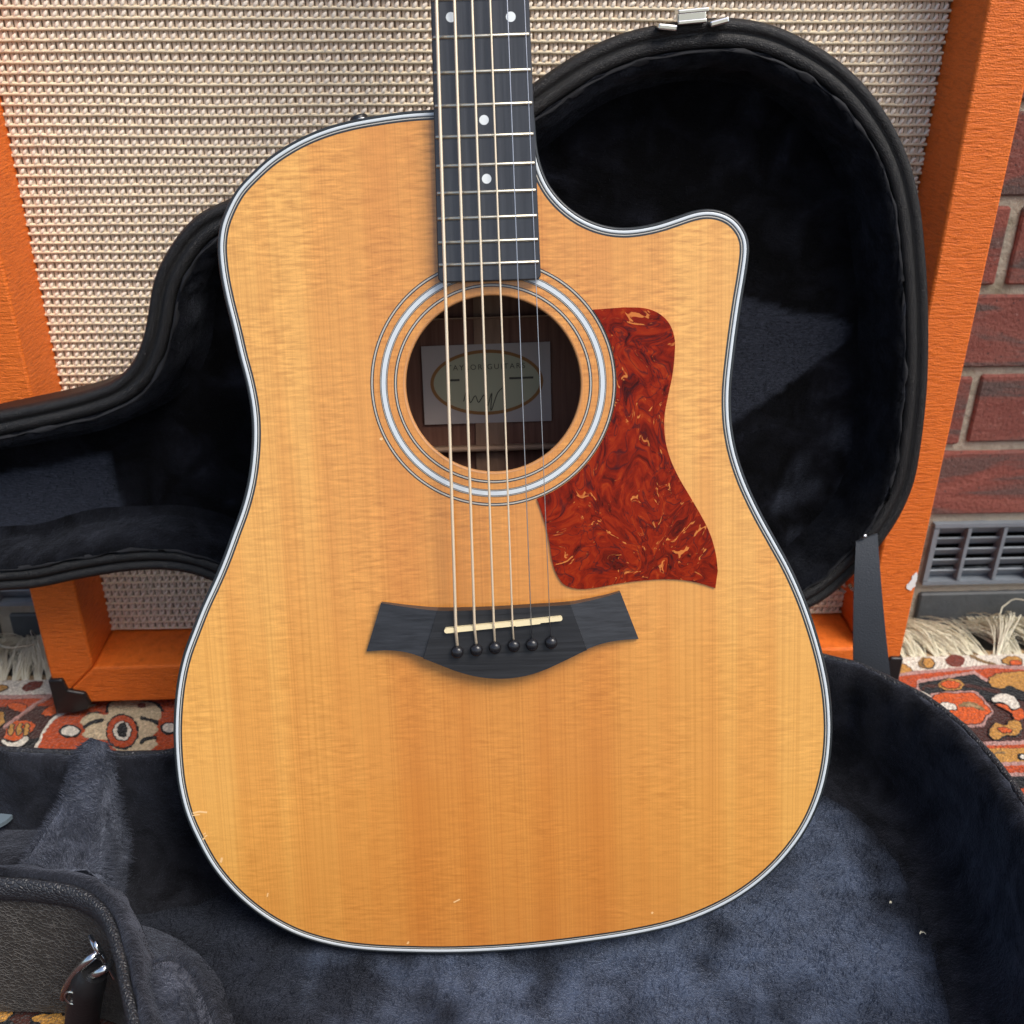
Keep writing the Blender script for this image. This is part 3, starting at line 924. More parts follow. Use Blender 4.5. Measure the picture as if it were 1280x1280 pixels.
def floor_nap_shade(P):
    """uneven brushed pile, with shade painted in near the walls and left of the guitar"""
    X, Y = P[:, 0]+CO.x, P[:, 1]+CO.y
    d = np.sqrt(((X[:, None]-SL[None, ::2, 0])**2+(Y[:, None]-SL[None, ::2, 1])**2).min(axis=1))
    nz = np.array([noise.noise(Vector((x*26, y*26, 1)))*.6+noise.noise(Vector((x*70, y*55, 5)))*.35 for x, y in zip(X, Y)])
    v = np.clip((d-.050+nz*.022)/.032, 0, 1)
    lf_ = np.clip((X+.11+nz*.16)/.11, 0, 1)  # left part darkened: painted shade and brushed pile together
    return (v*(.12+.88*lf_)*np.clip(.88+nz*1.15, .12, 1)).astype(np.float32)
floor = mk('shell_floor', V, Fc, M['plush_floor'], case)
floor.data.attributes.new('nap', 'FLOAT', 'POINT').data.foreach_set('value', floor_nap_shade(np.array(V)))
fur('floor_pile', V, Fc, 60000, .0042, .00055, M['plush_floor'], floor, (.3, .5, -.1), seed=3, spread=.9, keep=near_view, attr=floor_nap_shade)
# plush neck cradle crossing the narrow part of the case
def sweep_block(name, st, mat, parent, nfur, seed):
    """stations (centre x, y, half width, top z, bottom z) -> soft block"""
    V = []; Fc = []; K = 9
    n = len(st)
    for i, (x, y, hw, zt, zb) in enumerate(st):
        t = Vector((st[min(i+1, n-1)][0]-st[max(i-1, 0)][0], st[min(i+1, n-1)][1]-st[max(i-1, 0)][1], 0)).normalized()
        s = Vector((t.y, -t.x, 0))
        for (a, b) in ((-1, 0), (-1.02, .45), (-1, .80), (-.72, .95), (0, 1), (.72, .95), (1, .80), (1.02, .45), (1, 0)):
            wob = 1+.10*noise.noise(Vector((i*.8, a*2, seed)))
            V.append((x+s.x*hw*a*wob-CO.x, y+s.y*hw*a*wob-CO.y, zb+(zt-zb)*b+.002*noise.noise(Vector((i*1.1, a, seed+4)))))
    for i in range(n-1):
        for k in range(K-1):
            a = i*K+k; Fc.append((a, a+1, a+K+1, a+K))
    Fc.append(tuple(range(K))); Fc.append(tuple((n-1)*K+k for k in range(K-1, -1, -1)))
    o = mk(name, V, Fc, mat, parent)
    md = o.modifiers.new('soft', 'SUBSURF'); md.levels = md.render_levels = 2
    if nfur:
        fur(name+'_pile', V, Fc[:-2], nfur, .0048, .0005, mat, o, (0, -.15, .1), .8, seed=seed)
    return o
st = []
KEY = [(89, 137, 922, .137), (87, 137, 934, .136), (84, 135, 950, .131), (75, 131, 975, .122), (60, 129, 1005, .111), (42, 127, 1032, .104), (24, 124, 1056, .102), (18, 122, 1078, .104), (22, 118, 1090, .102)]
for xl, xr, y_, z_ in KEY:
    a, b = hz(xl, y_, z_), hz(xr, y_, z_)
    st.append(((a.x+b.x)/2, (a.y+b.y)/2, (b.x-a.x)/2*1.02, z_, .028))
sweep_block('neck_cradle', st, M['plush_pad'], case, 18000, 11)
# padding at the front of the upper bout
pad = [hz(x, y, .118) for x, y in ((170, 1192), (190, 1196), (203, 1225), (215, 1265), (232, 1330), (250, 1400))]
sweep_block('waist_pad', [(p.x, p.y, hw, zt, .03) for p, hw, zt in zip(pad, (.010, .016, .018, .0185, .019, .019), (.100, .115, .119, .119, .118, .115))], M['plush_pad2'], case, 9000, 12)
# compartment lid left of the cradle, with its pull tab
V = []; Fc = []
for j in range(9):
    for i in range(25):
        x = -.60+.318*i/24; y = .450+.062*j/8
        V.append((x-CO.x, y-CO.y, 0.066+.002*noise.noise(Vector((x*40, y*40, 2)))+.004*(1-abs(j-4)/4)))
for j in range(8):
    for i in range(24):
        a = j*25+i; Fc.append((a, a+1, a+26, a+25))
comp = mk('compartment_lid', V, Fc, M['plush'], case)
mk('compartment_wall', *box_data((-.441, 0.030, .046), (.315, .062, .034)), M['plush'], case, smooth=False)
pt = [hz(x, y, .078) for x, y in ((-8, 1017), (4, 1013), (14, 1009), (17, 1013), (12, 1020), (4, 1026), (-8, 1031))]
prism('pull_tab', [[Vector((p.x-CO.x, p.y-CO.y, 0)) for p in spline([tuple(q) for q in pt], 4)]], 0.074, .077, simple('blue_grey_ribbon', (.12, .16, .19), .6), case)

# ---- lid
LEAN = R(2.2)
LID = Plane(Vector((0, .681, .30)), (cy, sy, 0), (0, math.sin(LEAN), math.cos(LEAN)))
lp = [(-330, 800), (-200, 760), (0, 737.4), (43.7, 734), (100.8, 722.3), (161.2, 712.9), (208.3, 711.6), (241.9, 717.3), (265.4, 725.7), (320, 752), (400, 782), (500, 790), (610, 778), (720, 790), (840, 806), (940, 796), (1012.8, 759),
      (1036, 745), (1067.5, 717), (1098.7, 682.5), (1123.7, 645), (1141, 604.4), (1149.4, 560.6), (1156.6, 498), (1159, 450), (1158.5, 375), (1154.4, 311), (1148.7, 258.7), (1137.5, 210), (1122.5, 172.5), (1103.7, 140.6), (1077.5, 107), (1043.7, 77), (1010, 56), (968.7, 37.5), (923.7, 28.5), (875, 29.5), (822, 37), (776.2, 49), (735.9, 67.2), (702.3, 87.3), (668.7, 110.8),
      (620, 146), (560, 180), (490, 205), (400, 218), (330, 235), (278.8, 259), (255.3, 269.7), (231.8, 289.9), (208.3, 323.5), (194.8, 353.7), (187, 396.4), (181.2, 425), (168, 457), (144.4, 480.5), (110.8, 494.5), (67.2, 506), (0, 520), (-150, 548), (-260, 530), (-350, 520), (-400, 600), (-390, 740)]
lid_loop = resample(spline([LID.uv(x, y) for x, y in lp], 8), .006)
if area2(lid_loop) < 0: lid_loop = lid_loop[::-1]
LT = Matrix.Translation(-CO) @ LID.mat()
lm = lambda v: LT @ Vector(v)
LD = .040
V, Fc = strip(lid_loop, [(.008, -LD-.003), (.002, -LD), (0, -LD+.005), (0, -.004)])
tri = poly_fill([lid_loop]); nb = len(V)
V += [(p[0], p[1], -LD-.003) for p in offset(lid_loop, .008)]
Fc = [f[::-1] for f in Fc]+[tuple(i+nb for i in t) for t in tri]
lid = mk('lid', [lm(v) for v in V], Fc, M['leather_lid'], case, auto=40)
V, Fc = strip(lid_loop, [(-.0006, -.018), (-.0022, -.014), (-.0026, -.006), (-.0012, -.0012), (.0015, -.0002), (.0045, -.0012), (.0060, -.0030), (.0066, -.0014), (.0090, -.0002), (.0130, -.0008), (.0145, -.0040), (.0150, -.007)], ruff(.0004, (8, 9, 10), seed=5))
mk('lid_trim', [lm(v) for v in V], [f[::-1] for f in Fc], M['leather_lid'], lid)
V, Fc = strip(lid_loop, [(.0142, -.006), (.0150, -.0008), (.0162, .0004), (.0174, -.0022)], ruff(.0026, (1, 2, 3), seed=21))
mk('gathered_edge', [lm(v) for v in V], [f[::-1] for f in Fc], simple('dusty_lining_edge', (.014, .0145, .017), .8, .3, vary=.9, vscale=90), lid)
V, Fc = strip(lid_loop, [(.0138, -.006), (.0152, -.0016), (.0172, -.0006), (.0205, -.0030), (.0235, -.009), (.026, -.017), (.0275, -LD+.008), (.030, -LD+.003), (.040, -LD-.001)], ruff(.0035, (1, 2, 3, 4, 5, 6), seed=7))
V = [lm(v) for v in V]; Fc = [f[::-1] for f in Fc]
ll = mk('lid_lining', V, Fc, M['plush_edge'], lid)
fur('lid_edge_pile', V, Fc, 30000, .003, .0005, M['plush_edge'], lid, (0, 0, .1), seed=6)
V, Fc = grid_floor(offset(lid_loop, .028), .004, lambda x, y: -LD+.001+.0015*noise.noise(Vector((x*20, y*20, 3))))
# where the guitar has pressed the nap flat: one patch in the neck, one in the body
PR = [([(-200, 590), (0, 592), (70, 579), (137, 566), (141, 590), (150, 620), (157, 645), (162, 672), (100, 682), (0, 696), (-200, 716)], .62),
      ([(860, 575), (905, 533), (960, 498), (1010, 460), (1054, 430), (1062, 408), (1046, 396), (990, 390), (930, 372), (860, 370)], .55),
      ([(930, 720), (960, 640), (1000, 560), (1060, 480), (1100, 490), (1100, 600), (1060, 680), (1010, 740)], .53)]
Vn = np.array(V)
xj = np.array([noise.noise(Vector((x*90, y*90, 0)))*.0022 for x, y, _ in V]); yj = np.array([noise.noise(Vector((x*90, y*90, 7)))*.0022 for x, y, _ in V])
nap = np.zeros(len(V))
for pp, a_ in PR:
    L = [LID.uv(x, y, -LD) for x, y in pp]
    soft = a_ > .53
    m = sum(inside_mask(L, Vn[:, 0]+xj+dx, Vn[:, 1]+yj+dy).astype(float) for dx, dy in ((.0015, 0), (-.0015, 0), (0, .0015), (0, -.0015)))/4
    if not soft:
        m = m*np.array([max(0, min(1, .15+1.5*noise.noise(Vector((x*30, y*30, 2)))+.9*noise.noise(Vector((x*120, y*45, 4))))) for x, y, _ in V])
    nap = np.maximum(nap, m*a_/.62)
lf = mk('lid_back_lining', [lm(v) for v in V], Fc, M['plush_lid'], lid)
at = lf.data.attributes.new('nap', 'FLOAT', 'POINT'); at.data.foreach_set('value', nap.astype(np.float32))
def nap_mat():
    t = NT('navy_plush_nap').set(Roughness=.95, Specular_IOR_Level=.1, Sheen_Roughness=.45)
    t.b.inputs['Sheen Tint'].default_value = (.66, .74, .95, 1)
    A = t.n('Attribute', attribute_name='nap').outputs['Fac']
    big = t.noise(34, detail=5, rough=.6, dist=.6); fib = t.noise(1, t.coord((260, 900, 900)), detail=4, rough=.7)
    lo = t.ramp(big, [(.42, (.0007, .0007, .001)), (.60, (.0045, .0048, .007)), (.72, (.012, .013, .019))])
    hi = t.ramp(fib, [(.32, (.007, .008, .011)), (.66, (.030, .034, .048))])
    t.col(t.mix(lo, hi, A))
    t.l(t.math('ADD', .03, t.math('MULTIPLY', A, .28)), t.b.inputs['Sheen Weight'])
    t.bump(fib, .0014, 1, t.bump(big, .003, .6)); return t.m
lf.data.materials[0] = nap_mat()
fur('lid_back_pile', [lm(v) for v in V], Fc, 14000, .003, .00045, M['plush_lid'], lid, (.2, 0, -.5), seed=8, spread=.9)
# chrome latch on the top of the lid
def lbox(px, py, w_, h_, d_, n_, rot=0):
    u, v = LID.uv(px, py, n_)
    return box_data((0, 0, 0), (w_, h_, d_), LT @ Matrix.Translation((u, v, n_)) @ Matrix.Rotation(rot, 4, 'Z'))
latch = mk('latch', *lbox(864, 20.5, .0182, .0062, .004, .0015, R(5)), M['chrome'], lid, smooth=False); bev(latch, .0012, 2)
o = mk('latch_hook', *merge([lbox(864.5, 13.5, .0188, .0026, .012, .0005, R(5)), lbox(863.5, 27, .0178, .0026, .010, .0012, R(5))]), M['chrome'], lid, smooth=False); bev(o, .0007, 2)
for px, py, a in ((832.5, 34, -5), (897, 27.5, 14)):
    o = mk('latch_plate', *lbox(px, py, .0118, .0036, .012, .001, R(a)), M['chrome'], lid, smooth=False); bev(o, .001, 2)
# lid stay strap
top = [LID.at(*LID.uv(x, y, .004), .004) for x, y in ((1070, 678), (1097, 668))]
bot = [Vector((.2655, .640, .085)), Vector((.290, .618, .085))]
V = []; Fc = []
for i in range(13):
    t = i/12
    a, b = top[0].lerp(bot[0], t), top[1].lerp(bot[1], t)
    sag = Vector((0, .004*math.sin(t*math.pi), 0)); nrm = Vector((0, .0014, .0003))
    for p in (a+sag, b+sag, b+sag+nrm, a+sag+nrm): V.append(p-CO)
for i in range(12):
    for k in range(4):
        a, b = i*4+k, i*4+(k+1) % 4
        Fc.append((a, b, b+4, a+4))
Fc += [(0, 3, 2, 1), (48, 49, 50, 51)]
mk('stay_strap', V, Fc, M['strap'], case, auto=40)
rp = LID.at(*LID.uv(1080.5, 670, .005), .005)-CO
o = mk('rivet', *tube_data([rp, rp+LID.N*.0012, rp+LID.N*.0018], [.0020, .0018, .0006], 10), M['chrome'], case)
# hinge ends showing under the lid
for px, py in ((1052, 736), (1066, 735)):
    p = LID.at(*LID.uv(px, py, -.012), -.012)-CO
    mk('hinge', *box_data((0, 0, 0), (.006, .006, .003), Matrix.Translation(p) @ Matrix.Rotation(R(35), 4, 'Y')), M['chrome'], case, smooth=False)
# handle, rings and staple on the front wall
WP = Vector((-.225, .3955, .08)); WN = Vector((-.45, -.89, 0)).normalized()
def wp(px, py, out_=0): return hit(px, py, WP+WN*out_, WN)-CO
tube('handle_staple', spline([tuple(wp(*p)) for p in ((113, 1171, .001), (117, 1180, .004), (123, 1190, .006), (120, 1180, .005), (130, 1200, .003), (143, 1222, .001))], 6, False), .0016, M['chrome'], case, 8)
tube('handle_ring', spline([tuple(wp(*p)) for p in ((125, 1190, .003), (117, 1195, .008), (105, 1205, .012), (92, 1219, .014), (83, 1234, .014), (79.5, 1246, .012))], 6, False), .0024, M['chrome'], case, 10)
tube('ring_end', spline([tuple(wp(*p)) for p in ((84, 1232, .0142), (81, 1239, .0138), (79, 1247, .012))], 4, False), .0021, M['brass'], case, 10)
tube('handle_ring', spline([tuple(wp(*p)) for p in ((138, 1204, .003), (132, 1210, .008), (122, 1216, .011), (114, 1218, .011), (110, 1215, .008))], 6, False), .0024, M['chrome'], case, 10)
hp = [tuple(wp(*p)) for p in ((118, 1214, .009), (112, 1225, .011), (108, 1240, .012), (104, 1265, .012), (101, 1300, .012), (98, 1345, .012))]
tube('handle', spline(hp, 5, False), [.0075+.0022*min(1, i/6) for i in range(26)], M['rubber'], case, 14)
q0 = wp(89.5, 1247, .021)
tube('handle_rivet', [q0+Vector((.0036*math.cos(a), 0, .0050*math.sin(a))) for a in np.linspace(0, 6.2832, 17)], .0007, M['chrome'], case, 6)

# ================================================================== guitar
GL = R(18.5)
gn = Vector((0, -math.cos(GL), math.sin(GL)))
gp = CAM + ray(640, 640)*.595
h0, h1 = hit(612, 351.5, gp, gn), hit(599.9, 0, gp, gn)
vdir = (h1-h0).normalized()
udir = vdir.cross(gn).normalized()
base = hit(640, 1190.5, gp, gn)
# put the origin on the centre line at the tail of the body
base = h0 + vdir*(base-h0).dot(vdir)
G = Plane(base, udir, vdir)
gt = thing('acoustic_guitar', 'honey coloured cutaway acoustic guitar with tortoiseshell pickguard leaning in the open case', 'guitar', G.mat())
g2 = lambda pts, n=0: [Vector((*G.uv(x, y, n), 0)) for x, y in pts]
body_px = [(541.7, 136.3), (503.7, 139.1), (470, 143.9), (439, 149.5), (408, 158), (380, 169.2), (357.5, 181.3), (335, 196.5), (312.5, 217), (295.6, 235.3), (283, 257.8), (274.5, 280.3), (271.1, 305.6), (273.7, 339.3), (280.1, 373), (290, 412.5), (297.3, 444.5), (306.6, 479.7), (312.5, 512.5), (314.1, 540.6), (312.5, 573.4), (307.8, 606.2), (299.6, 636.7), (288.5, 667.2), (277.3, 698), (265.6, 725.8), (251.6, 756.2), (238.7, 789.1), (228.4, 817.2), (220.9, 850), (216.8, 887.5), (216, 920.3), (218.2, 957.8), (221.8, 985), (230.5, 1018.6), (244.7, 1051), (263, 1083.6), (287.3, 1113.5), (313.8, 1137.4), (342.2, 1156.7), (372.7, 1171.5), (403.1, 1181), (433.6, 1187.2), (463, 1190.4), (498.6, 1192.2), (557.2, 1193.2), (615.8, 1191.2), (674.4, 1186.7), (740, 1178.7), (790, 1171), (840, 1160), (880, 1146), (920, 1126), (955, 1101), (985, 1071), (1010, 1036), (1027.5, 997.5), (1037.5, 957.5), (1041.2, 920), (1040.8, 890), (1037.5, 857.3), (1029.3, 818), (1017.8, 778.6), (1004.7, 742.5), (988.3, 706.4), (970.2, 673.6), (950.5, 637.5), (932.5, 598.1), (921, 562), (915.4, 529.2), (914.2, 499.7), (915, 480), (920.1, 433), (927.2, 381.6), (934.2, 339.4), (937.3, 313), (936.5, 299.5), (930.7, 285.5), (920.1, 272.6), (906.1, 264.4), (887.3, 260.4), (868.6, 262.5), (847.5, 269.5), (824, 277.3), (800.6, 282.4), (779.5, 284.3), (758.4, 282), (737.3, 275), (718.6, 264.4), (702.2, 250.3), (688.1, 232.7), (678.7, 212.8), (672.9, 191.7), (670.4, 172), (669, 150), (667, 137), (655, 134.5), (600, 135)]
body = resample(spline(g2(body_px), 8), .0022)
# smooth the traced line a little
for _ in range(3): body = [(body[i-1]+body[i]*2+body[(i+1) % len(body)])/4 for i in range(len(body))]
if area2(body) < 0: body = body[::-1]
sc_ = Vector((*G.uv(616.5, 481), 0)); HR = .0508
hole = circle(sc_, HR, 128)
def depth_at(v): return .116-.016*max(0, min(1, v/.5))
B1 = offset(body, .0012); B2 = offset(body, .0040); B3 = offset(body, .00455); B4 = offset(body, .0050); B5 = offset(body, .0055)
top_o = prism('soundboard', [B5, hole[::-1]], -.0028, 0, [M['spruce'], M['spruce_edge']], gt)
me = top_o.data
for p in me.polygons:
    if abs(p.normal.z) < .5: p.material_index = 1
# nicked, worn lip of the hole
V, Fc = strip(circle(sc_, HR+.0004, 128), [(.0, .00012), (.0009, .0001), (.0013, -.0006), (.0014, -.0030)])
mk('soundhole_edge', V, [f for f in Fc], M['spruce_edge'], gt)
def ring(name, a, b, n0, n1, mat): return prism(name, [a, b[::-1]], n0, n1, mat, gt)
# binding: rounded black outside, white, then thin black/white/black lines
V, Fc = strip(body, [(.0004, -.0070), (0, -.0064), (0, -.0012), (.0003, -.0004), (.0009, .00002), (.0017, .00006), (.0019, -.0008)])
mk('edge_binding', V, [f[::-1] for f in Fc], M['black'], gt)
V, Fc = strip(body, [(.00165, -.001), (.0018, .00010), (.0021, .00022), (.0026, .00026), (.0031, .00022), (.0034, .00010), (.0036, -.001)])
mk('binding', V, [f[::-1] for f in Fc], M['white'], gt)
def ln(name, a, b, mat, h):
    V, Fc = strip(body, [(a, -.001), (a, h), (b, h), (b, -.001)]); mk(name, V, [f[::-1] for f in Fc], mat, gt, auto=30)
ln('purfling', .0035, .0041, M['black'], .00008); ln('purfling', .0041, .0046, M['grey_line'], .00012); ln('purfling', .0046, .0056, M['black'], .00008)
# sides and back
V = []; Fc = []
N = len(body); bs = offset(body, .0003)
ks = (0, .35, .7, .93, .985, 1)
for k in ks:
    for p in (bs if k < .95 else offset(body, .0003+(k-.95)*.05)): V.append((p[0], p[1], -.0062-(depth_at(p[1])-.0062)*k))
for k in range(len(ks)-1):
    for i in range(N):
        a, b = k*N+i, k*N+(i+1) % N
        Fc.append((a, a+N, b+N, b))
mk('side', V, Fc, M['sapele'], gt)
tri = poly_fill([body])
mk('back', [(p[0], p[1], -depth_at(p[1])) for p in offset(body, .0028)], [t for t in tri], M['sapele'], gt, smooth=False)
ins = offset(body, .004)
mk('inner_back', [(p[0], p[1], -depth_at(p[1])+.003) for p in ins], [t for t in tri], M['inside'], gt, smooth=False)
V, Fc = strip(ins, [(0, -.003), (0, -.05), (0, -.098)]); mk('inner_side', V, Fc, M['inside'], gt)
bz = -depth_at(.33)+.0035
# view through the hole: braces, centre strip, label on the inner back
def backpt(px, py, n): return G.uv(px, py, n)
def inner_quad(name, pp, n0, n1, mat):
    L = [Vector((*backpt(x, y, n1), 0)) for x, y in pp]
    if area2(L) < 0: L = L[::-1]
    o = prism(name, [L], n0, n1, mat, gt); return o
def tilt_fix(o):   # follow the tapering depth of the back
    for v in o.data.vertices: v.co.z += depth_at(.33)-depth_at(v.co.y)
    return o
tilt_fix(inner_quad('centre_strip', [(590, 300), (621, 300), (634, 660), (597, 660)], bz-.002, bz+.002, M['strip']))
for y0, y1 in ((391, 402), (553, 569)):
    u0, v0 = backpt(480, y1, bz+.012); u1, v1 = backpt(760, y0, bz+.012)
    o = prism('back_brace', [[Vector((u0, v0, 0)), Vector((u1, v0, 0)), Vector((u1, v1, 0)), Vector((u0, v1, 0))]], bz-.002, bz+.012, M['brace'], gt)
    bev(tilt_fix(o), .002, 2)
lb = tilt_fix(inner_quad('label', [(526.5, 433), (687.5, 427), (689.5, 526), (531, 531)], bz+.0022, bz+.0026, M['paper']))
def labp(px, py): return Vector((*backpt(px, py, bz+.003), 0))
lc, la, lbq = labp(608.5, 478), (labp(679, 476)-labp(538, 480)).length/2, (labp(610, 438.5)-labp(607, 520)).length/2
rot = math.atan2((labp(679, 475)-labp(538, 480)).y, (labp(679, 475)-labp(538, 480)).x)
def rl(P): return [Vector((lc.x+(p[0])*math.cos(rot)-(p[1])*math.sin(rot), lc.y+p[0]*math.sin(rot)+p[1]*math.cos(rot), 0)) for p in P]
E0 = rl(circle((0, 0), la, 72, lbq)); E1 = rl(circle((0, 0), la-.0022, 72, lbq-.0022))
tilt_fix(prism('label_ring', [E0, E1[::-1]], bz+.0026, bz+.0028, M['oval_ring'], gt))
tilt_fix(prism('label_oval', [E1], bz+.0026, bz+.00275, M['paper_oval'], gt))
def text(body_s, name, u, v, size, mat, n, space=1.3):
    c = bpy.data.curves.new(name, 'FONT'); c.body = body_s; c.size = size; c.align_x = 'CENTER'; c.align_y = 'CENTER'; c.space_character = space; c.extrude = .00003
    o = bpy.data.objects.new(name, c); COL.objects.link(o)
    me = bpy.data.meshes.new_from_object(o); bpy.data.objects.remove(o)
    P = rl([(vv.co.x+u, vv.co.y+v) for vv in me.vertices])
    for vv, p in zip(me.vertices, P): vv.co = (p.x, p.y, n+vv.co.z)
    me.materials.clear(); me.materials.append(mat)
    o = bpy.data.objects.new(name, me); COL.objects.link(o); o.parent = gt
    return tilt_fix(o)
text('TAYLOR GUITARS', 'label_lettering', 0, lbq*.47, .0050, M['ink'], bz+.0029, 1.35)
for (u, wd) in ((-.022, .008), (.023, .016)):
    tilt_fix(prism('label_line', [rl([(u-wd/2, .0015), (u+wd/2, .0015), (u+wd/2, .0029), (u-wd/2, .0029)])], bz+.0027, bz+.0029, M['ink'], gt))
sig = rl([(-.016, -.012), (-.013, -.004), (-.0115, -.013), (-.008, -.0085), (-.006, -.013), (-.002, -.008), (-.0005, -.016), (.003, -.007), (.002, -.019), (.007, -.007), (.010, -.004)])
o = tube('label_signature', [(p.x, p.y, bz+.003) for p in spline([tuple(q) for q in sig], 5, False)], .00035, M['ink'], gt, 5); tilt_fix(o)

# rosette
def annulus(r0, r1, mat, h): return prism('rosette_ring', [circle(sc_, r1, 144), circle(sc_, r0, 144)[::-1]], -.0005, h, mat, gt)
pxm = HR/110.2
for r, wd in ((120.5, 3.9), (149.5, 4.0)):
    a = r*pxm; hw = wd*pxm/2
    annulus(a-hw, a-hw*.42, M['black'], .00022); annulus(a-hw*.42, a+hw*.42, M['grey_line'], .00026); annulus(a+hw*.42, a+hw, M['black'], .00022)
a = 135.2*pxm
for p, q, m, h in ((-4.7, -4.1, 'black', .00022), (-4.1, -3.4, 'grey_line', .00026), (-3.4, -2.6, 'black', .00022), (-2.6, 2.6, 'white', .0003), (2.6, 3.4, 'black', .00022), (3.4, 4.1, 'grey_line', .00026), (4.1, 4.7, 'black', .00022)):
    annulus(a+p*pxm, a+q*pxm, M[m], h)

# pickguard
pg = [(779.4, 384.3), (806.7, 385.5), (824.3, 392.5), (836, 404.2), (842.7, 421.8), (843, 443.3), (839.9, 470.6), (834.1, 498), (830.2, 521.4), (831.3, 548.8), (837.2, 572.2), (847.7, 595.6), (861.4, 619.1), (875.1, 642.5), (886.8, 665.9), (894.6, 693.3), (896.8, 712.8)]
pg2 = [(893.8, 734.7), (869.2, 727.3), (841.9, 723.8), (810.6, 724.5), (771.6, 729.2), (744.2, 734.3), (720.8, 735.5), (705.2, 730.4), (695.4, 716.7), (690.3, 701.1), (687.2, 681.6), (682.5, 658.1), (677, 640)]
r_pg = 152.2*pxm
a0 = (Vector((*G.uv(671, 623), 0))-sc_); a1 = (Vector((*G.uv(740, 388), 0))-sc_)
t0, t1 = math.atan2(a0.y, a0.x), math.atan2(a1.y, a1.x)
arc = [sc_+Vector((math.cos(t0+(t1-t0)*k/24), math.sin(t0+(t1-t0)*k/24), 0))*r_pg for k in range(25)]
L = spline(g2(pg), 6, False)+spline(g2(pg2), 6, False)+arc
o = prism('pickguard', [L], -.0002, .0011, M['tort'], gt); bev(o, .0004, 2)

# fingerboard + neck
FT = .0068
cl = [G.uv(538.4, 0, FT), G.uv(661.3, 0, FT), G.uv(547.7, 351.8, FT), G.uv(676.2, 350.5, FT)]
vB, vT = (cl[2][1]+cl[3][1])/2, (cl[0][1]+cl[1][1])/2
def edgeu(side, v):
    a, b = (cl[2], cl[0]) if side < 0 else (cl[3], cl[1])
    t = (v-a[1])/(b[1]-a[1]); return a[0]+(b[0]-a[0])*t
# fret positions from the traced wires
fy = [44.4, 88.6, 130.2, 169, 205.6, 239, 271.4, 301.7, 329.6]
fv = [G.uv(604, y, FT+.0008)[1] for y in fy]
scale = (fv[0]-fv[8])/(2**(-12/12)-2**(-20/12))
nutv = fv[0]+scale*(1-.5)
vN = nutv
FBp = [(edgeu(-1, vB)+.0015, vB), (edgeu(-1, vB), vB+.002), (edgeu(-1, vN), vN), (edgeu(1, vN), vN), (edgeu(1, vB), vB+.002), (edgeu(1, vB)-.0015, vB)]
o = prism('fingerboard', [[Vector((*p, 0)) for p in FBp]], .0002, FT, M['ebony'], gt); bev(o, .0006, 2)
for k in range(1, 21):
    v = nutv-scale*(1-2**(-k/12))
    a, b = edgeu(-1, v)+.0006, edgeu(1, v)-.0006
    V = []; Fc = []
    for i, x in enumerate((a, a+.0006, (a+b)/2, b-.0006, b)):
        h = .0011 if 0 < i < 4 else .0003
        for y_, z_ in ((-.0011, 0), (-.0007, h*.75), (0, h), (.0007, h*.75), (.0011, 0)): V.append((x, v+y_, FT-.0001+z_))
    for i in range(4):
        for j in range(4):
            q = i*5+j; Fc.append((q, q+5, q+6, q+1))
    mk('fret', V, Fc, M['fret'], gt)
def dot(px, py):
    u, v = G.uv(px, py, FT); prism('inlay_dot', [circle((u, v), .0026, 28)], FT-.001, FT+.00012, M['pearl'], gt)
for p in ((563.5, 21.5), (638.5, 21), (605, 150), (608.3, 223.5)): dot(*p)
for k in (3, 5, 7, 9):
    v = nutv-scale*(1-(2**(-k/12)+2**(-(k-1)/12))/2); prism('inlay_dot', [circle(((edgeu(-1, v)+edgeu(1, v))/2, v), .0026, 20)], FT-.001, FT+.00012, M['pearl'], gt)
# neck, nut, headstock (above the frame)
V = []; Fc = []; K = 9
vj = G.uv(604, 138)[1]
sts = [(vj-.004, .070), (vj+.012, .050), (vj+.030, .026), (vj+.055, .0185), (nutv-.12, .017), (nutv-.03, .0165), (nutv+.006, .0165)]
for v, dp in sts:
    a, b = edgeu(-1, v)+.0004, edgeu(1, v)-.0004
    for k in range(K):
        an = math.pi*k/(K-1); V.append(((a+b)/2-(b-a)/2*math.cos(an), v, .0004-dp*math.sin(an)**.8))
for i in range(len(sts)-1):
    for k in range(K-1):
        q = i*K+k; Fc.append((q, q+1, q+K+1, q+K))
Fc.append(tuple(range(K))); Fc.append(tuple((len(sts)-1)*K+k for k in range(K)))
mk('neck', V, Fc, M['inside'], gt, auto=50)
a, b = edgeu(-1, nutv), edgeu(1, nutv); mu = (a+b)/2
mk('nut', *box_data((mu, nutv+.0027, .0045), (b-a, .005, .009)), M['bone'], gt, smooth=False)
hs = [(a, 0), (a-.010, .025), (a-.013, .15), (mu-.012, .175), (mu, .17), (mu+.012, .175), (b+.013, .15), (b+.010, .025), (b, 0)]
hsm = lambda v: Vector((v[0], nutv+.0055+v[1]*math.cos(R(15))+v[2]*math.sin(R(15)), v[2]*math.cos(R(15))-v[1]*math.sin(R(15))))
prism('headstock', [[Vector((x, y, 0)) for x, y in hs][::-1]], -.015, 0, M['ebony'], gt, M=lambda v: hsm(v))
for s in (-1, 1):
    for k in range(3):
        pv = .045+.042*k
        tube('tuner_post', [hsm((mu+s*.020, pv, 0)), hsm((mu+s*.020, pv, .012))], .0032, M['chrome'], gt, 10)
        tube('tuner_button', [hsm((mu+s*.036, pv, -.009)), hsm((mu+s*.043, pv, -.009)), hsm((mu+s*.052, pv, -.009)), hsm((mu+s*.054, pv, -.009))], [.0025, .0055, .0062, .003], M['chrome'], gt, 10)

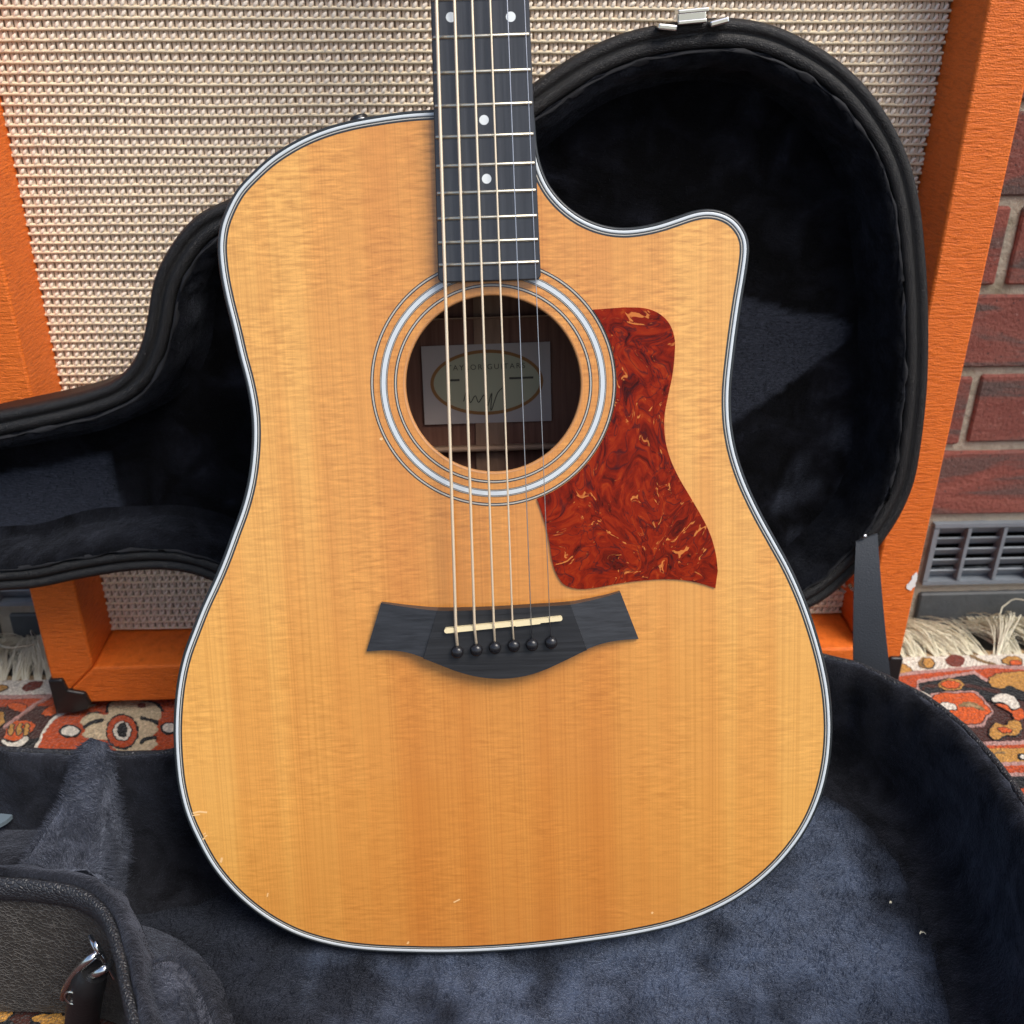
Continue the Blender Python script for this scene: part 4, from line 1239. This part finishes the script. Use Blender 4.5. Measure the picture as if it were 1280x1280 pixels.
# bridge: raised centre with two sloping wings
bt = [(475, 756.2), (514.2, 761), (546.5, 763.4), (606.3, 762.5), (662.7, 759.2), (713.2, 755.8), (731, 753.0), (754.7, 748.2), (776.4, 742.3)]
bb = [(799.9, 802.2), (775.5, 803.1), (754.7, 806.1), (733.9, 812.6), (707.2, 825.4), (677.5, 838.8), (650.8, 846.2), (624.1, 848.6), (597.4, 846.2), (573.6, 840.2), (549.9, 831.3), (529.1, 823.3), (508.3, 817.4), (484.5, 815.6), (456.3, 818)]
BH = .0085
def split_bridge():
    T = [Vector((*G.uv(x, y, BH), 0)) for x, y in bt]; Bo = [Vector((*G.uv(x, y, BH), 0)) for x, y in bb]
    Ts = spline(T, 5, False); Bs = spline(Bo, 5, False)
    def near(L, px, py):
        q = Vector((*G.uv(px, py, BH), 0)); return min(range(len(L)), key=lambda i: (L[i]-q).length)
    tl, tr = near(Ts, 546.5, 764), near(Ts, 713.2, 757); br, bl = near(Bs, 734.5, 812.5), near(Bs, 528.5, 823.5)
    mid = Ts[tl:tr+1]+Bs[br:bl+1]; lw = Ts[:tl+1]+Bs[bl:]; rw = Ts[tr:]+Bs[:br+1]
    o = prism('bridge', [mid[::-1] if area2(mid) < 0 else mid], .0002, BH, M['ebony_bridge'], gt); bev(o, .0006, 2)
    for side, L in ((-1, lw), (1, rw)):
        if area2(L) < 0: L = L[::-1]
        o2 = prism('bridge_wing', [L], .0002, BH-.0003, M['ebony_wing_lit'], o)
        us = [p.x for p in L]; u0, u1 = min(us), max(us)
        for v in o2.data.vertices:
            if v.co.z > .004:
                t = (v.co.x-u0)/(u1-u0); t = t if side > 0 else 1-t
                v.co.z = BH-.0003-.0056*t
        bev(o2, .0005, 2)
    return o
bridge = split_bridge()
sp = [G.uv(555.5, 787.8, BH+.001), G.uv(702.8, 772.2, BH+.001)]
def saddle():
    a, b = Vector((*sp[0], 0)), Vector((*sp[1], 0)); d = (b-a).normalized(); n = Vector((-d.y, d.x, 0)); L = (b-a).length
    P = []
    for k in range(13):
        an = math.pi/2+math.pi*k/12; P.append(a+d*(.0015+.0015*math.cos(an))+n*(.0015*math.sin(an)))
    P += [a+d*(L*.60)-n*.0015, a+d*(L*.605)-n*.0019, a+d*(L*.81)-n*.0018, a+d*(L*.815)-n*.0013]
    for k in range(13):
        an = -math.pi/2+math.pi*k/12; P.append(b-d*.0013+d*(.0013*math.cos(an))+n*(.0013*math.sin(an)))
    P += [a+d*(L*.6)+n*.0014]
    if area2(P) < 0: P = P[::-1]
    o = prism('saddle', [P], BH-.001, BH+.0030, M['bone'], gt)
saddle()
# strings and pins
tops = [545.5, 568, 590, 612.6, 634, 655.6]
sad = [(569.8, 786.2), (593.2, 783.6), (617.3, 781.2), (640.6, 778.8), (663.9, 777.2), (687.2, 774.6)]
pins = [(571.8, 814.4), (595.6, 812), (618.7, 809.1), (642.2, 806.7), (665, 805.4), (688.8, 802.8)]
gau = [.00092, .00080, .00068, .00055, .00028, .00023]
for i in range(6):
    n1, n2 = .0108, BH+.0034
    ua, va = G.uv(tops[i], 0, n1); us, vs = G.uv(*sad[i], n2)
    # carry the line on up to the nut
    t = (nutv-vs)/(va-vs); un, nn_ = us+(ua-us)*t, FT+.0016
    up, vp = G.uv(*pins[i], BH+.001)
    path = [(un, nutv+.004, nn_+.0004), (un, nutv, nn_), (ua, va, n1), (us, vs+.0004, n2), (us, vs-.0012, n2-.0002), (up, vp+.0026, BH+.0004), (up, vp+.0012, BH-.002)]
    tube('string', path, gau[i], M['bronze'] if i < 4 else M['steel'], gt, 10)
    prism('string_slot', [circle((up, vp+.0022), .0012, 10)], BH+.00002, BH+.0002, M['pin'], gt)
    prof = [(.0036, 0), (.0042, .0012), (.0041, .0028), (.0032, .0040), (.0018, .0046), (.0002, .0048)]
    V = []; Fc = []
    for r_, h_ in prof:
        for k in range(20):
            an = 2*math.pi*k/20; V.append((up+r_*.88*math.cos(an), vp+r_*.88*math.sin(an), BH+h_))
    for q in range(len(prof)-1):
        for k in range(20):
            Fc.append((q*20+k, q*20+(k+1) % 20, (q+1)*20+(k+1) % 20, (q+1)*20+k))
    Fc.append(tuple((len(prof)-1)*20+k for k in range(20)))
    mk('bridge_pin', V, Fc, M['pin'], gt)
# preamp knob on the upper side, strap button at the tail
ku, kv = G.uv(450, 147, -.018)
kb = Vector((ku, kv-.003, -.018)); kd = Vector((-.25, .97, 0)).normalized()
tube('control_knob', [kb-kd*.002, kb+kd*.0030, kb+kd*.0038, kb+kd*.0042], [.0052, .0052, .0046, .002], M['rubber'], gt, 18)
tube('knob_ring', [kb-kd*.001, kb+kd*.0012], [.0062, .0062], M['chrome'], gt, 18)
# pale dings in the lacquer at the lower left of the top, and one beside the rosette
M['ding'] = simple('bare_spruce_ding', (.80, .52, .24), .5, .3)
def ding(pts, wd=1.0):
    L = line([G.uv(x, y) for x, y in pts], wd*.00048); prism('ding', [resample(L, .0006)], -.0002, .00009, M['ding'], gt)
ding([(241, 1016.5), (249, 1014.5), (259, 1015.5)], 2.2); ding([(240, 1019.5), (250, 1018)], 1.5)
ding([(253, 1050), (256, 1047)], 1.8); ding([(256, 1046), (259, 1044)], 1.6); ding([(254, 1043), (257.5, 1041)], 1.4); ding([(276, 1078), (277.5, 1072)], 2.6); ding([(334, 1121), (335, 1116)], 1.6)
ding([(475.5, 550), (477.5, 547.5)], 3.2); ding([(509, 1180), (511, 1177)], 2.2); ding([(814.5, 1142), (816, 1140)], 2.4); ding([(567, 1128), (575, 1124)], 1.6)
# specks of lint lying on the plush floor
for px, py, r_, lab in ((1113, 1128, .0004, 'tiny round white speck of lint on the navy plush floor'), (1150, 1166, .0011, 'small pale curled thread of lint on the navy plush floor')):
    c = hz(px, py, .0335)
    pts = [(r_*(1.3*math.cos(k*1.1)+.3*k*(r_ > .001)), r_*math.sin(k*1.7), .0004*math.sin(k)) for k in range(7)]
    o = tube('lint', spline(pts, 3, False), (.00022 if r_ > .001 else .0004), M['fringe'], None, 5)
    o.location = c; o['label'] = lab; o['category'] = 'lint'
print('objects', len(bpy.data.objects))
